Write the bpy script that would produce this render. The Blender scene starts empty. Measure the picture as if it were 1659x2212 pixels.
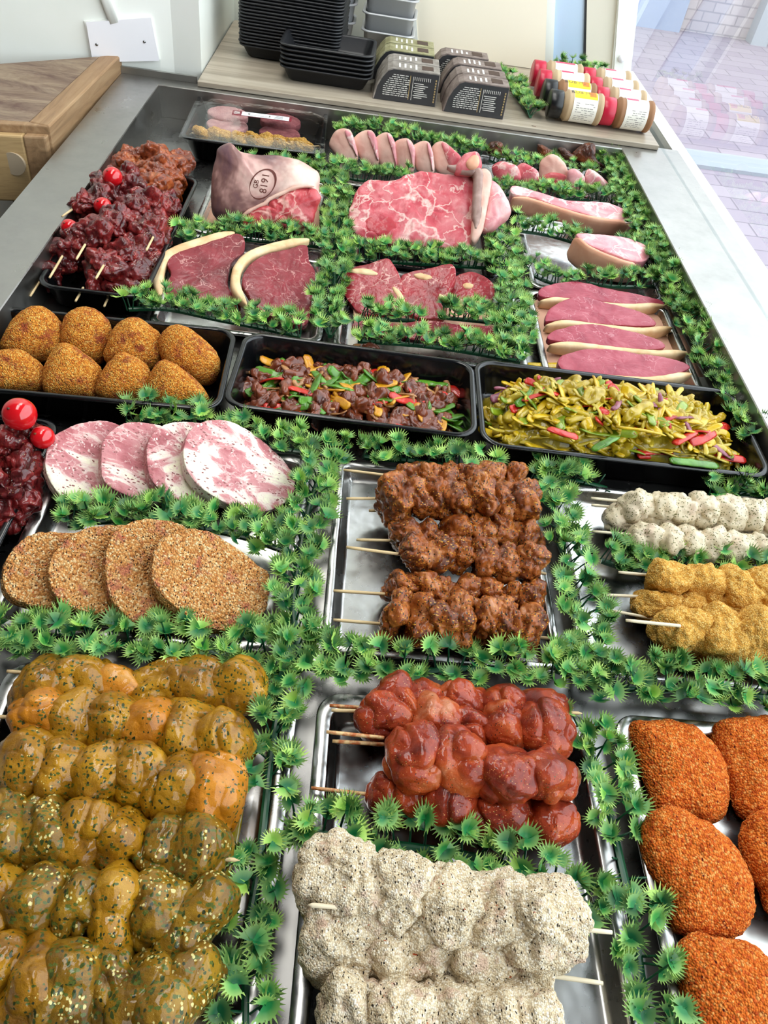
import bpy, bmesh, math, random
import numpy as np
from mathutils import Vector, Matrix
from mathutils.bvhtree import BVHTree

# ------------------------------------------------------------------ camera, world, light, exposure
S = bpy.context.scene
COL = S.collection
FPX = 1650.0; CAMH = 0.60; CX = 829.5; CY = 1106.0
_d1 = np.array([45.0, -1679.0, FPX]); _d1 /= np.linalg.norm(_d1)
_a = np.array([1.0, .1, 0.0]); _a[2] = -(_a @ _d1) / _d1[2]; _d2 = _a / np.linalg.norm(_a)
_up = np.cross(_d2, _d1); _up = _up if _up[1] < 0 else -_up
M = np.stack([_d2, _d1, _up])            # photo axes -> world
cam = bpy.data.cameras.new('camera'); cam_o = bpy.data.objects.new('camera', cam); COL.objects.link(cam_o)
cam.sensor_fit = 'HORIZONTAL'; cam.sensor_width = 36; cam.lens = FPX / 1659 * 36
cam.clip_start = .01; cam.clip_end = 100
_R = Matrix([[M[i][0], -M[i][1], -M[i][2]] for i in range(3)])
cam_o.matrix_world = Matrix.Translation((0, 0, CAMH)) @ _R.to_4x4()
S.camera = cam_o
CAMP = np.array([0, 0, CAMH])

S.view_settings.view_transform = 'Standard'; S.view_settings.look = 'None'
S.view_settings.gamma = 1.0; S.view_settings.exposure = -0.18; S.view_settings.use_curve_mapping = False
S.cycles.use_denoising = True; S.cycles.max_bounces = 8; S.cycles.transparent_max_bounces = 16
S.cycles.caustics_reflective = False; S.cycles.caustics_refractive = False

world = bpy.data.worlds.new('world'); S.world = world; world.use_nodes = True
_bg = world.node_tree.nodes['Background']
_bg.inputs[0].default_value = (.93, .965, 1.0, 1); _bg.inputs[1].default_value = 5.0

def area(name, loc, rot, size, power, color=(1, 1, 1)):
    l = bpy.data.lights.new(name, 'AREA'); l.shape = 'RECTANGLE'; l.size, l.size_y = size
    l.energy = power; l.color = color
    o = bpy.data.objects.new(name, l); COL.objects.link(o); o.location = loc; o.rotation_euler = rot
    return o
area('ceiling_light_near', (-.35, .75, 1.83), (0, 0, 0), (.5, 1.2), 6, (1, .97, .93))
area('ceiling_light_far', (-.2, 1.9, 1.83), (0, 0, 0), (.5, .9), 6, (1, .97, .93))

# ------------------------------------------------------------------ helpers
def G(x, y, z=0.0):
    r = M @ np.array([x - CX, y - CY, FPX]); t = (z - CAMH) / r[2]; return CAMP + r * t
def PL(x, y, p0, n):
    r = M @ np.array([x - CX, y - CY, FPX]); t = ((p0 - CAMP) @ n) / (r @ n); return CAMP + r * t
def ray(x, y):
    r = M @ np.array([x - CX, y - CY, FPX]); return r / np.linalg.norm(r)
def WY(x, y, c):
    r = M @ np.array([x - CX, y - CY, FPX]); return CAMP + r * (c / r[1])
def mpp(p):
    return float((M.T @ (np.asarray(p) - CAMP))[2]) / FPX    # metres per photo pixel there
def unit(v):
    v = np.asarray(v, float); return v / np.linalg.norm(v)
def lin(h):
    h = h.lstrip('#'); c = [int(h[i:i + 2], 16) / 255 for i in (0, 2, 4)]
    return tuple([(x / 12.92 if x <= .04045 else ((x + .055) / 1.055) ** 2.4) for x in c] + [1.0])

def mk(name, V, F, mat, parent=None, smooth=True, uv=None, sharp=None):
    """one mesh object; V in world metres; F an array or a list of faces"""
    V = np.asarray(V, float)
    if parent is not None: V = V - np.array(parent['_o'])
    me = bpy.data.meshes.new(name)
    lens = [len(f) for f in F]; flat = np.fromiter((i for f in F for i in f), int) if not isinstance(F, np.ndarray) else F.ravel()
    me.vertices.add(len(V)); me.vertices.foreach_set('co', V.ravel())
    me.loops.add(len(flat)); me.loops.foreach_set('vertex_index', flat)
    me.polygons.add(len(lens)); st = np.concatenate([[0], np.cumsum(lens)[:-1]]).astype(int)
    me.polygons.foreach_set('loop_start', st)
    me.update(calc_edges=True)
    if uv is not None:
        l = me.uv_layers.new(name='UVMap'); l.data.foreach_set('uv', np.asarray(uv)[flat].astype(float).ravel())
    me.polygons.foreach_set('use_smooth', [smooth] * len(lens))
    me.validate()
    if isinstance(mat, (list, tuple)):
        for m in mat: me.materials.append(m)
    else: me.materials.append(mat)
    o = bpy.data.objects.new(name, me); COL.objects.link(o)
    if parent is not None: o.parent = parent
    if sharp: me.shade_smooth() if False else None
    return o
def recenter(o):
    me = o.data; n = len(me.vertices); a = np.empty(n * 3); me.vertices.foreach_get('co', a); a = a.reshape(-1, 3)
    c = np.array([(a[:, 0].min() + a[:, 0].max()) / 2, (a[:, 1].min() + a[:, 1].max()) / 2, a[:, 2].min()])
    me.vertices.foreach_set('co', (a - c).ravel()); me.update(); o.location = o.location + Vector(c); return o
def tag(o, label, cat, group=None, kind=None):
    o['label'] = label; o['category'] = cat
    if group: o['group'] = group
    if kind: o['kind'] = kind
    return o
def thing(name, label, cat, loc, group=None):
    o = bpy.data.objects.new(name, None); COL.objects.link(o); o.empty_display_size = .01
    o.location = tuple(float(v) for v in loc); o['_o'] = [float(v) for v in loc]
    return tag(o, label, cat, group)
def solo(name, V, F, mat, label, cat, group=None, **k):
    return recenter(tag(mk(name, V, F, mat, None, **k), label, cat, group))
def struct(name, V, F, mat, smooth=False):
    o = mk(name, V, F, mat, None, smooth); o['kind'] = 'structure'; return o
def bevel(o, w, seg=2):
    b = o.modifiers.new('bevel', 'BEVEL'); b.width = w; b.segments = seg; b.limit_method = 'ANGLE'; b.angle_limit = .6
    return o

# ---- numpy noise
def _h(ix, iy, iz, seed):
    h = (ix * 73856093) ^ (iy * 19349663) ^ (iz * 83492791) ^ (seed * 2654435761 & 0x7fffffff)
    h = h & 0xffffffff; h = (h ^ (h >> 15)) * 0x2c1b3c6d & 0xffffffff; h = (h ^ (h >> 12)) * 0x297a2d39 & 0xffffffff
    return (h ^ (h >> 15)) & 0xffffffff
def vn(P, s, seed=0):
    Q = np.asarray(P) * s + 137.31; I = np.floor(Q).astype(np.int64); f = Q - I; f = f * f * f * (f * (f * 6 - 15) + 10)
    r = 0
    for dx in (0, 1):
        for dy in (0, 1):
            for dz in (0, 1):
                w = (f[:, 0] if dx else 1 - f[:, 0]) * (f[:, 1] if dy else 1 - f[:, 1]) * (f[:, 2] if dz else 1 - f[:, 2])
                r = r + w * (_h(I[:, 0] + dx, I[:, 1] + dy, I[:, 2] + dz, seed) / 2147483648.0 - 1)
    return r
def fbm(P, s, seed=0, o=3):
    r = 0; a = 1; t = 0
    for k in range(o): r = r + a * vn(P, s * 2 ** k, seed + k * 17); t += a; a *= .5
    return r / t
def wor(P, s, seed=0):
    Q = np.asarray(P) * s + 77.7; I = np.floor(Q).astype(np.int64); best = np.full(len(Q), 9.0)
    for dx in (-1, 0, 1):
        for dy in (-1, 0, 1):
            for dz in (-1, 0, 1):
                c = I + np.array([dx, dy, dz]); h = _h(c[:, 0], c[:, 1], c[:, 2], seed)
                fx = c + np.stack([(h & 1023) / 1023, ((h >> 10) & 1023) / 1023, ((h >> 20) & 1023) / 1023], 1)
                best = np.minimum(best, ((fx - Q) ** 2).sum(1))
    return np.sqrt(best)

# ---- solids
def catmull(P, n, closed=True):
    P = np.asarray(P, float); m = len(P); out = []
    seg = m if closed else m - 1; K = 12
    for i in range(seg):
        if closed: a, b, c, d = P[i - 1], P[i], P[(i + 1) % m], P[(i + 2) % m]
        else: a, b, c, d = P[max(i - 1, 0)], P[i], P[i + 1], P[min(i + 2, m - 1)]
        for k in range(K):
            t = k / K
            out.append(.5 * (2 * b + (c - a) * t + (2 * a - 5 * b + 4 * c - d) * t * t + (3 * b - a - 3 * c + d) * t ** 3))
    if not closed: out.append(P[-1])
    O = np.array(out)
    Q = np.vstack([O, O[:1]]) if closed else O
    L = np.concatenate([[0], np.cumsum(np.linalg.norm(np.diff(Q, axis=0), axis=1))])
    t = np.linspace(0, L[-1], n + 1)[:-1] if closed else np.linspace(0, L[-1], n)
    return np.stack([np.interp(t, L, Q[:, k]) for k in range(Q.shape[1])], 1)
def gridnorm(V, nr, nc):
    A = V.reshape(nr, nc, 3); du = np.roll(A, -1, 1) - np.roll(A, 1, 1)
    dv = np.empty_like(A); dv[1:-1] = A[2:] - A[:-2]; dv[0] = A[1] - A[0]; dv[-1] = A[-1] - A[-2]
    N = np.cross(dv, du); L = np.linalg.norm(N, axis=2, keepdims=True); L[L < 1e-12] = 1; return (N / L).reshape(-1, 3)
def inflate(px, p0, n, ht, hb, k=2.0, na=96, nb=40, disp=None, zmin=None, world=False, wob=0):
    n = unit(n); p0 = np.asarray(p0, float)
    O = np.array(px, float) if world else np.array([PL(x, y, p0, n) for x, y in px])
    O = catmull(O, na); C = O.mean(0)
    if wob: O = C + (O - C) * (1 + wob * fbm(O, 120, int(abs(C[0]) * 999), 2))[:, None]
    # outline must run counter-clockwise seen from +n
    ar = np.cross(O - C, np.roll(O, -1, 0) - C).sum(0) @ n
    if ar < 0: O = O[::-1]
    th = np.linspace(math.pi / 2 - .03, -math.pi / 2 + .03, nb)
    c, s = np.cos(th), np.sin(th); q = (np.abs(c) ** k + np.abs(s) ** k) ** (1 / k); r = c / q; h = s / q
    V = np.concatenate([C + (O - C) * r[j] + n * h[j] * (ht if h[j] > 0 else hb) for j in range(nb)])
    N = gridnorm(V, nb, na)
    if ((V - C) * N).sum() < 0: N = -N
    if disp is not None: V = V + N * disp(V)[:, None]
    V = np.vstack([V, V[:na].mean(0), V[-na:].mean(0)])
    if zmin is not None: V[:, 2] = np.maximum(V[:, 2], zmin)
    i = np.arange(na); j = (i + 1) % na; F = []
    for r_ in range(nb - 1):
        F.append(np.stack([r_ * na + i, (r_ + 1) * na + i, (r_ + 1) * na + j, r_ * na + j], 1))
    F = [tuple(f) for f in np.concatenate(F)]
    t, b = nb * na, nb * na + 1; l = (nb - 1) * na
    F += [(t, a, b2) for a, b2 in zip(i, j)] + [(b, l + b2, l + a) for a, b2 in zip(i, j)]
    return V, F
_ico = {}
def ico(sub):
    if sub not in _ico:
        bm = bmesh.new(); bmesh.ops.create_icosphere(bm, subdivisions=sub, radius=1)
        _ico[sub] = (np.array([v.co[:] for v in bm.verts]), np.array([[v.index for v in f.verts] for f in bm.faces])); bm.free()
    return _ico[sub]
def rotm(ax, a):
    return np.array(Matrix.Rotation(a, 3, Vector(ax)))
def frame(x, upv=(0, 0, 1)):
    x = unit(x); z = np.array(upv, float); y = unit(np.cross(z, x)); z = np.cross(x, y); return np.stack([x, y, z], 1)
def blob(c, rad, R, k=2.4, sub=4, disp=None, zmin=None):
    U, F = ico(sub); U = U / ((np.abs(U) ** k).sum(1) ** (1 / k))[:, None]
    V = U * np.array(rad); N = U / np.array(rad); N /= np.linalg.norm(N, axis=1)[:, None]
    V = V @ R.T + c; N = N @ R.T
    if disp is not None: V = V + N * disp(V)[:, None]
    if zmin is not None: V[:, 2] = np.maximum(V[:, 2], zmin)
    return V, F
def tube(P, r, n=8, caps=True):
    P = np.asarray(P, float); m = len(P); r = np.broadcast_to(r, (m,)); V = []; F = []
    T = np.gradient(P, axis=0); up = np.array([0, 0, 1.0])
    if abs(unit(T[0])[2]) > .9: up = np.array([1.0, 0, 0])
    for i in range(m):
        t = unit(T[i]); s = unit(np.cross(t, up)); b = np.cross(s, t)
        for k in range(n):
            a = 2 * math.pi * k / n; V.append(P[i] + r[i] * (math.cos(a) * s + math.sin(a) * b))
    for i in range(m - 1):
        for k in range(n): F.append((i * n + k, i * n + (k + 1) % n, (i + 1) * n + (k + 1) % n, (i + 1) * n + k))
    if caps: F += [tuple(range(n))[::-1], tuple(range((m - 1) * n, m * n))]
    return np.array(V), F
def band(P, w, h, nv, k=4, ns=14, taper=.35, disp=None, n=None):
    """a strip swept along P: width w across, thickness h along nv, rounded section, tapered ends"""
    P = catmull(np.asarray(P, float), n or max(16, len(P) * 6), False); m = len(P); T = np.gradient(P, axis=0)
    nv = np.asarray(nv, float); NV = np.broadcast_to(nv, (m, 3)); V = []
    a = np.linspace(0, 2 * math.pi, ns, endpoint=False); c, s = np.cos(a), np.sin(a); q = (np.abs(c) ** k + np.abs(s) ** k) ** (1 / k)
    c, s = c / q, s / q
    for i in range(m):
        t = unit(T[i]); side = unit(np.cross(NV[i], t)); u = np.cross(t, side)
        e = min(1, (min(i, m - 1 - i) + .3) / (taper * m + .01)) ** .5
        V.append(P[i] + side * (c * w / 2 * e)[:, None] + u * (s * h / 2 * (e * .5 + .5))[:, None])
    V = np.concatenate(V); 
    if disp is not None:
        Nn = gridnorm(V, m, ns); Cn = np.repeat(P, ns, 0)
        if ((V - Cn) * Nn).sum() < 0: Nn = -Nn
        V = V + Nn * disp(V)[:, None]
    F = [(i * ns + k_, i * ns + (k_ + 1) % ns, (i + 1) * ns + (k_ + 1) % ns, (i + 1) * ns + k_) for i in range(m - 1) for k_ in range(ns)]
    F += [tuple(range(ns))[::-1], tuple(range((m - 1) * ns, m * ns))]
    return V, F
def box(x0, x1, y0, y1, z0, z1):
    V = [(x, y, z) for x in (x0, x1) for y in (y0, y1) for z in (z0, z1)]
    return V, [(0, 1, 3, 2), (4, 6, 7, 5), (0, 4, 5, 1), (2, 3, 7, 6), (0, 2, 6, 4), (1, 5, 7, 3)]
def prism(poly, ax, a0, a1):
    """poly = 2D points in the plane of the other two axes, extruded along axis ax"""
    n = len(poly); V = []
    for a in (a0, a1):
        for u, v in poly:
            p = [u, v]; p.insert(ax, a); V.append(p)
    F = [tuple(range(n)), tuple(range(2 * n - 1, n - 1, -1))] + [(i, n + i, n + (i + 1) % n, (i + 1) % n) for i in range(n)]
    return V, F
def join(parts):
    V = []; F = []; o = 0
    for v, f in parts:
        V.append(np.asarray(v, float)); F += [tuple(int(i) + o for i in g) for g in f]; o += len(v)
    return np.concatenate(V), F
def rrect(w, d, r, n=6):
    P = []
    for cx, cy, a0 in ((w / 2 - r, d / 2 - r, 0), (-w / 2 + r, d / 2 - r, 90), (-w / 2 + r, -d / 2 + r, 180), (w / 2 - r, -d / 2 + r, 270)):
        for k in range(n + 1):
            a = math.radians(a0 + 90 * k / n); P.append((cx + r * math.cos(a), cy + r * math.sin(a)))
    return np.array(P)
def loft(loops, cap0=True, cap1=True):
    n = len(loops[0]); V = np.concatenate(loops); F = []
    for j in range(len(loops) - 1):
        for i in range(n): F.append((j * n + i, j * n + (i + 1) % n, (j + 1) * n + (i + 1) % n, (j + 1) * n + i))
    if cap0: F.append(tuple(range(n))[::-1])
    if cap1: F.append(tuple(range((len(loops) - 1) * n, len(loops) * n)))
    return V, F
def tray_vf(w, d, zf, zr, r=.02, slope=.006, rim=.006, th=.0012, c=(0, 0), ang=0, n=8):
    def L(ins, z, rr=None):
        q = rrect(w - 2 * ins, d - 2 * ins, max(.002, (r if rr is None else rr) - ins * .6), n)
        ca, sa = math.cos(ang), math.sin(ang)
        return np.stack([c[0] + q[:, 0] * ca - q[:, 1] * sa, c[1] + q[:, 0] * sa + q[:, 1] * ca, np.full(len(q), z)], 1)
    i0 = rim; i1 = rim + slope
    loops = [L(i1 + .004, zf - th), L(i1 - th, zf + .002), L(i0 - th, zr - .0035), L(.0008, zr - .0035), L(0, zr - .0025), L(0, zr - .0012), L(.0012, zr), L(i0 - .001, zr),
             L(i0 + .0006, zr - .0008), L(i0 + .0014, zr - .003), L(i0 + slope * .55, (zf + zr) / 2), L(i1, zf + .004), L(i1 + .0015, zf + .0012), L(i1 + .005, zf)]
    return loft(loops)

# ------------------------------------------------------------------ materials
def mat(name, base='#808080', rough=.5, metal=0, coat=0, coat_r=.1, spec=.5, sss=0, sssr=(.006, .002, .001), trans=0):
    m = bpy.data.materials.new(name); m.use_nodes = True; b = m.node_tree.nodes['Principled BSDF']
    b.inputs['Base Color'].default_value = lin(base) if isinstance(base, str) else base
    b.inputs['Roughness'].default_value = rough; b.inputs['Metallic'].default_value = metal
    b.inputs['Coat Weight'].default_value = coat; b.inputs['Coat Roughness'].default_value = coat_r
    b.inputs['Specular IOR Level'].default_value = spec; b.inputs['Transmission Weight'].default_value = trans
    if sss:
        b.inputs['Subsurface Weight'].default_value = sss; b.inputs['Subsurface Radius'].default_value = (1, .4, .25); b.inputs['Subsurface Scale'].default_value = .006
    return m
class NT:
    def __init__(s, m): s.t = m.node_tree; s.b = s.t.nodes['Principled BSDF']; s._co = {}
    def n(s, ty, **k):
        x = s.t.nodes.new(ty)
        for a, v in k.items(): setattr(x, a, v)
        return x
    def l(s, a, b): s.t.links.new(a, b)
    def co(s, scale=(1, 1, 1), kind='Object'):
        tc = s.n('ShaderNodeTexCoord'); mp = s.n('ShaderNodeMapping'); mp.inputs['Scale'].default_value = scale
        oi = s.n('ShaderNodeObjectInfo'); ad = s.n('ShaderNodeVectorMath', operation='ADD')
        s.l(tc.outputs[kind], mp.inputs[0]); s.l(mp.outputs[0], ad.inputs[0])
        if kind == 'Object':
            ml = s.n('ShaderNodeVectorMath', operation='SCALE'); s.l(oi.outputs['Location'], ml.inputs[0]); ml.inputs['Scale'].default_value = 3.7; s.l(ml.outputs[0], ad.inputs[1])
        return ad.outputs[0]
    def noise(s, co, scale, detail=3, rough=.55, dist=0):
        x = s.n('ShaderNodeTexNoise'); s.l(co, x.inputs['Vector']); x.inputs['Scale'].default_value = scale
        x.inputs['Detail'].default_value = detail; x.inputs['Roughness'].default_value = rough; x.inputs['Distortion'].default_value = dist
        return x.outputs['Fac']
    def vor(s, co, scale, out='Distance', feature='F1', rnd=1):
        x = s.n('ShaderNodeTexVoronoi', feature=feature); s.l(co, x.inputs['Vector']); x.inputs['Scale'].default_value = scale; x.inputs['Randomness'].default_value = rnd
        return x.outputs[out]
    def ramp(s, fac, stops, interp='LINEAR'):
        x = s.n('ShaderNodeValToRGB'); s.l(fac, x.inputs[0]); r = x.color_ramp; r.interpolation = interp
        while len(r.elements) < len(stops): r.elements.new(.5)
        for e, (p, c) in zip(r.elements, stops): e.position = p; e.color = lin(c) if isinstance(c, str) else (c, c, c, 1)
        return x.outputs[0]
    def mix(s, f, a, b):
        x = s.n('ShaderNodeMix', data_type='RGBA')
        if isinstance(f, float): x.inputs[0].default_value = f
        else: s.l(f, x.inputs[0])
        for i, v in ((6, a), (7, b)):
            if isinstance(v, str): x.inputs[i].default_value = lin(v)
            else: s.l(v, x.inputs[i])
        return x.outputs[2]
    def math(s, op, a, b=0.0, clamp=False):
        x = s.n('ShaderNodeMath', operation=op, use_clamp=clamp)
        for i, v in ((0, a), (1, b)):
            if isinstance(v, (int, float)): x.inputs[i].default_value = v
            else: s.l(v, x.inputs[i])
        return x.outputs[0]
    def bump(s, h, strength, dist):
        x = s.n('ShaderNodeBump'); x.inputs['Strength'].default_value = strength; x.inputs['Distance'].default_value = dist
        s.l(h, x.inputs['Height']); s.l(x.outputs[0], s.b.inputs['Normal'])
        if s.b.inputs['Coat Weight'].default_value > 0:
            y = s.n('ShaderNodeBump'); y.inputs['Strength'].default_value = .55; y.inputs['Distance'].default_value = .0012
            s.l(s.noise(s.co(), 170, 2, .5), y.inputs['Height']); s.l(y.outputs[0], s.b.inputs['Coat Normal'])
    def color(s, c): s.l(c, s.b.inputs['Base Color'])
    def rough(s, r): s.l(r, s.b.inputs['Roughness'])

def steel(name, base='#b4b4b2', r0=.18, r1=.38, streak=(1, 1, 1), bumpd=.0006, bs=6):
    m = mat(name, base, .25, 1); t = NT(m); co = t.co(streak)
    n = t.noise(co, 14, 4, .6); n2 = t.noise(co, 90, 3, .6)
    t.rough(t.ramp(t.math('ADD', t.math('MULTIPLY', n, .7), t.math('MULTIPLY', n2, .3)), [(.35, r0), (.65, r1)]))
    t.color(t.mix(t.ramp(n, [(.3, 0.0), (.7, 1.0)]), base, '#a3a29e'))
    t.bump(t.noise(co, bs, 3, .5), .6, bumpd)
    return m
M_COUNTER = steel('counter_steel', '#aeaca6', .26, .46)
M_WELL = steel('well_steel', '#8c8c8b', .22, .36)
M_TRAY = steel('tray_steel', '#d2d3d2', .16, .36, bumpd=.004, bs=14)
def plastic(name, base, rough=.25, bs=300, bd=.0002):
    m = mat(name, base, rough, 0); t = NT(m); t.bump(t.noise(t.co(), bs, 2), .4, bd); return m
M_BLACK = plastic('black_gloss_plastic', '#0b0c0e', .16)
M_FOAM = plastic('black_foam', '#1c1d20', .42, 900)
M_WHITE = mat('white_paint', '#e9ebe4', .5)
t = NT(M_WHITE); co = t.co(); t.color(t.mix(t.ramp(t.noise(co, 3, 4), [(.35, 0.0), (.75, 1.0)]), '#eceee7', '#dfe2d6')); t.bump(t.noise(co, 60, 3), .2, .0004)
M_SHOP = mat('shop_grey_paint', '#4c4d4e', .8)
M_PLATE = mat('white_socket_plastic', '#eeedf0', .3)
M_CREAM = mat('cream_board', '#f2ead6', .45)
M_FRAME = mat('window_frame_paint', '#eef0ea', .35)
M_FRAME2 = mat('cream_frame', '#dcd7c6', .4)
M_BLUE = mat('pale_blue_panel', '#b9cfe6', .15)
M_DARK = mat('dark_gasket', '#1a1b1d', .5)
M_FLOOR = mat('floor', '#2a2b2d', .5)
M_LAMP = mat('lamp_diffuser', '#ffffff', .5); M_LAMP.node_tree.nodes['Principled BSDF'].inputs['Emission Color'].default_value = (1, .98, .94, 1)
M_LAMP.node_tree.nodes['Principled BSDF'].inputs['Emission Strength'].default_value = 5.0

def wood(name, c1, c2, c3, streak, sc=9, rough=.5, stain=None):
    m = mat(name, c1, rough); t = NT(m); co = t.co(streak)
    n = t.noise(co, sc, 5, .6, .8)
    c = t.ramp(n, [(.3, c1), (.5, c2), (.7, c3)])
    if stain:
        s = t.noise(t.co((1.2, 3.2, 1)), 7, 5, .7, .6); c = t.mix(t.ramp(s, [(.4, 0.0), (.66, 1.0)]), c, stain)
    t.color(c); t.bump(n, .3, .0008); return m
M_LAM = wood('grey_wood_laminate', '#8d8272', '#a89c8a', '#bdb3a2', (.6, 9, 9), 5, .38)
M_BLK = wood('butcher_block_wood', '#7c6042', '#977653', '#a88a66', (14, 1.2, 14), 5, .55)
M_BLKTOP = wood('butcher_block_top', '#86705a', '#9a866e', '#7f6c5a', (2, 7, 2), 4, .6, '#5e4338')
M_BLKEND = wood('butcher_block_front', '#a98b5e', '#bb9c6c', '#97784f', (1.5, 9, 18), 4, .55)
M_DOWEL = mat('dowel_end', '#b8a58a', .6)
M_STICK = mat('bamboo', '#dcc08f', .6); t = NT(M_STICK); t.color(t.mix(t.noise(t.co(), 60, 3), '#e6cfa2', '#c9a873'))
M_STICKP = mat('pale_bamboo', '#e6d7b8', .6)
M_STICKO = mat('stained_bamboo', '#d08a4a', .5); t = NT(M_STICKO); t.color(t.mix(t.ramp(t.noise(t.co(), 160, 3), [(.4, 0.0), (.6, 1.0)]), '#e0bd86', '#b5602c'))
M_PAPER = mat('pink_butcher_paper', '#dfae93', .7)

# garland leaves: uv.x random per leaf, uv.y base -> tip
M_LEAF = mat('plastic_leaf', '#2c8a4a', .42, spec=.35); t = NT(M_LEAF)
uvn = t.n('ShaderNodeUVMap'); sep = t.n('ShaderNodeSeparateXYZ'); t.l(uvn.outputs[0], sep.inputs[0])
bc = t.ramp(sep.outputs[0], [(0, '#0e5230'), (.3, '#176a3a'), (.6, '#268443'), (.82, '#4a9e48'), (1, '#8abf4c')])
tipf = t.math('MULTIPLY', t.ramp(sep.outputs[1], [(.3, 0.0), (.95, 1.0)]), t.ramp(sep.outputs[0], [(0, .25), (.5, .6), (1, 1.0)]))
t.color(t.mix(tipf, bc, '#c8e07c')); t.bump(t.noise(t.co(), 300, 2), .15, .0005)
M_LEAF.node_tree.nodes['Principled BSDF'].inputs['Subsurface Weight'].default_value = .0
M_STEM = mat('plastic_stem', '#0d4a2b', .35)

def meat(name, stops, scale=60, detail=4, dist=0, rough=.3, coat=0, coat_r=.08, sss=0, bump=(.5, .001, 120), specks=(), crumb=None, stretch=(1, 1, 1), vein=None, coatmask=None):
    """stops: colour ramp of the main mottle; specks: (colour, cells per metre, size, density noise threshold)"""
    m = mat(name, '#808080', min(.9, rough + .08), coat=coat * .9, coat_r=coat_r * .5, sss=sss, spec=.2); t = NT(m); co = t.co(stretch); c0 = t.co()
    n = t.noise(co, scale, detail, .55, dist)
    c = t.ramp(n, stops); h = t.noise(c0, bump[2] * (1.6 if coat > .45 else 1), 6 if coat > .45 else 3, .72 if coat > .45 else .6)
    if coat > .45: bump = (.9, bump[1] * 1.2, bump[2])
    if vein:   # (colour, scale, width, breakup)
        wn = t.noise(co, vein[1] * .8, 3, .6)
        cc = t.n('ShaderNodeMix', data_type='VECTOR'); cc.inputs[0].default_value = .04
        dv = t.n('ShaderNodeTexNoise'); t.l(co, dv.inputs[0]); dv.inputs['Scale'].default_value = vein[1] * 1.5; dv.inputs['Detail'].default_value = 3
        sc = t.n('ShaderNodeVectorMath', operation='SCALE'); t.l(dv.outputs['Color'], sc.inputs[0]); sc.inputs['Scale'].default_value = 1.3 / vein[1]
        ad = t.n('ShaderNodeVectorMath', operation='ADD'); t.l(co, ad.inputs[0]); t.l(sc.outputs[0], ad.inputs[1])
        e = t.vor(ad.outputs[0], vein[1], 'Distance', 'DISTANCE_TO_EDGE')
        w = t.ramp(t.noise(c0, vein[1] * .9, 2), [(.42, 0.0), (.62, vein[2])])
        f = t.math('SUBTRACT', 1.0, t.math('DIVIDE', e, t.math('ADD', w, .001)), True)
        c = t.mix(t.math('MULTIPLY', f, vein[3]), c, vein[0])
    if crumb:  # (cells, strength, distance, [(p,col)...], mixamount)
        v = t.n('ShaderNodeTexVoronoi'); t.l(c0, v.inputs['Vector']); v.inputs['Scale'].default_value = crumb[0]
        sp = t.n('ShaderNodeSeparateColor'); t.l(v.outputs['Color'], sp.inputs[0])
        cc = t.ramp(sp.outputs[0], crumb[3]); dk = t.ramp(v.outputs['Distance'], [(.35, 0.0), (.8, 1.0)])
        base = t.mix(t.ramp(t.noise(c0, 55, 4, .7), [(crumb[4], 0.0), (crumb[4] + .12, 1.0)]), cc, c)
        c = t.mix(t.math('MULTIPLY', dk, .4), base, crumb[5])
        h = t.math('ADD', t.math('SUBTRACT', 1.0, v.outputs['Distance']), t.math('MULTIPLY', h, .5))
        bd = (crumb[1], crumb[2])
    else: bd = (bump[0], bump[1])
    for i_, (sc_, cells, size, th) in enumerate(specks):
        nz_ = t.n('ShaderNodeTexNoise'); t.l(c0, nz_.inputs[0]); nz_.inputs['Scale'].default_value = cells * 1.1; nz_.inputs['Detail'].default_value = 1
        s_ = t.n('ShaderNodeVectorMath', operation='SCALE'); t.l(nz_.outputs['Color'], s_.inputs[0]); s_.inputs['Scale'].default_value = .5 / cells
        a_ = t.n('ShaderNodeVectorMath', operation='ADD'); t.l(t.co([(1, .55, .8), (.5, 1, .8), (.8, .6, 1), (1, .8, .5)][i_ % 4]), a_.inputs[0]); t.l(s_.outputs[0], a_.inputs[1])
        d = t.vor(a_.outputs[0], cells); mk_ = t.math('LESS_THAN', d, size)
        dn = t.ramp(t.noise(c0, 45, 3, .7), [(th, 0.0), (th + .04, 1.0)])
        c = t.mix(t.math('MULTIPLY', mk_, dn), c, sc_)
    t.color(c); t.bump(h, *bd); return m

M_YEL = meat('yellow_herb_chicken', [(.3, '#744a04'), (.45, '#966606'), (.58, '#ae7c0c'), (.72, '#be9024')], 40, 5, .6, .24, .7, .1, .0, (.6, .0016, 150),
             [('#2f3a0c', 220, .21, .38), ('#4a5414', 320, .25, .40), ('#20280a', 260, .19, .44), ('#e0cf80', 480, .2, .60)])
M_YEL2 = meat('yellow_pale_chicken', [(.3, '#9a5c08'), (.5, '#be760e'), (.62, '#c8862a'), (.75, '#c99a5c')], 36, 5, .6, .24, .7, .1, .0, (.6, .0014, 150),
             [('#2f3a0c', 220, .19, .46), ('#4a5414', 320, .23, .47), ('#20280a', 260, .17, .49)])
M_YEL3 = meat('green_herb_chicken', [(.3, '#5c3e04'), (.45, '#7c5806'), (.6, '#946c0c'), (.75, '#a88420')], 44, 5, .8, .3, .6, .14, .0, (.8, .0018, 150),
             [('#36430f', 210, .27, .33), ('#566020', 320, .33, .36), ('#232c0c', 260, .22, .40), ('#ddd08a', 360, .32, .52)])
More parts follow.
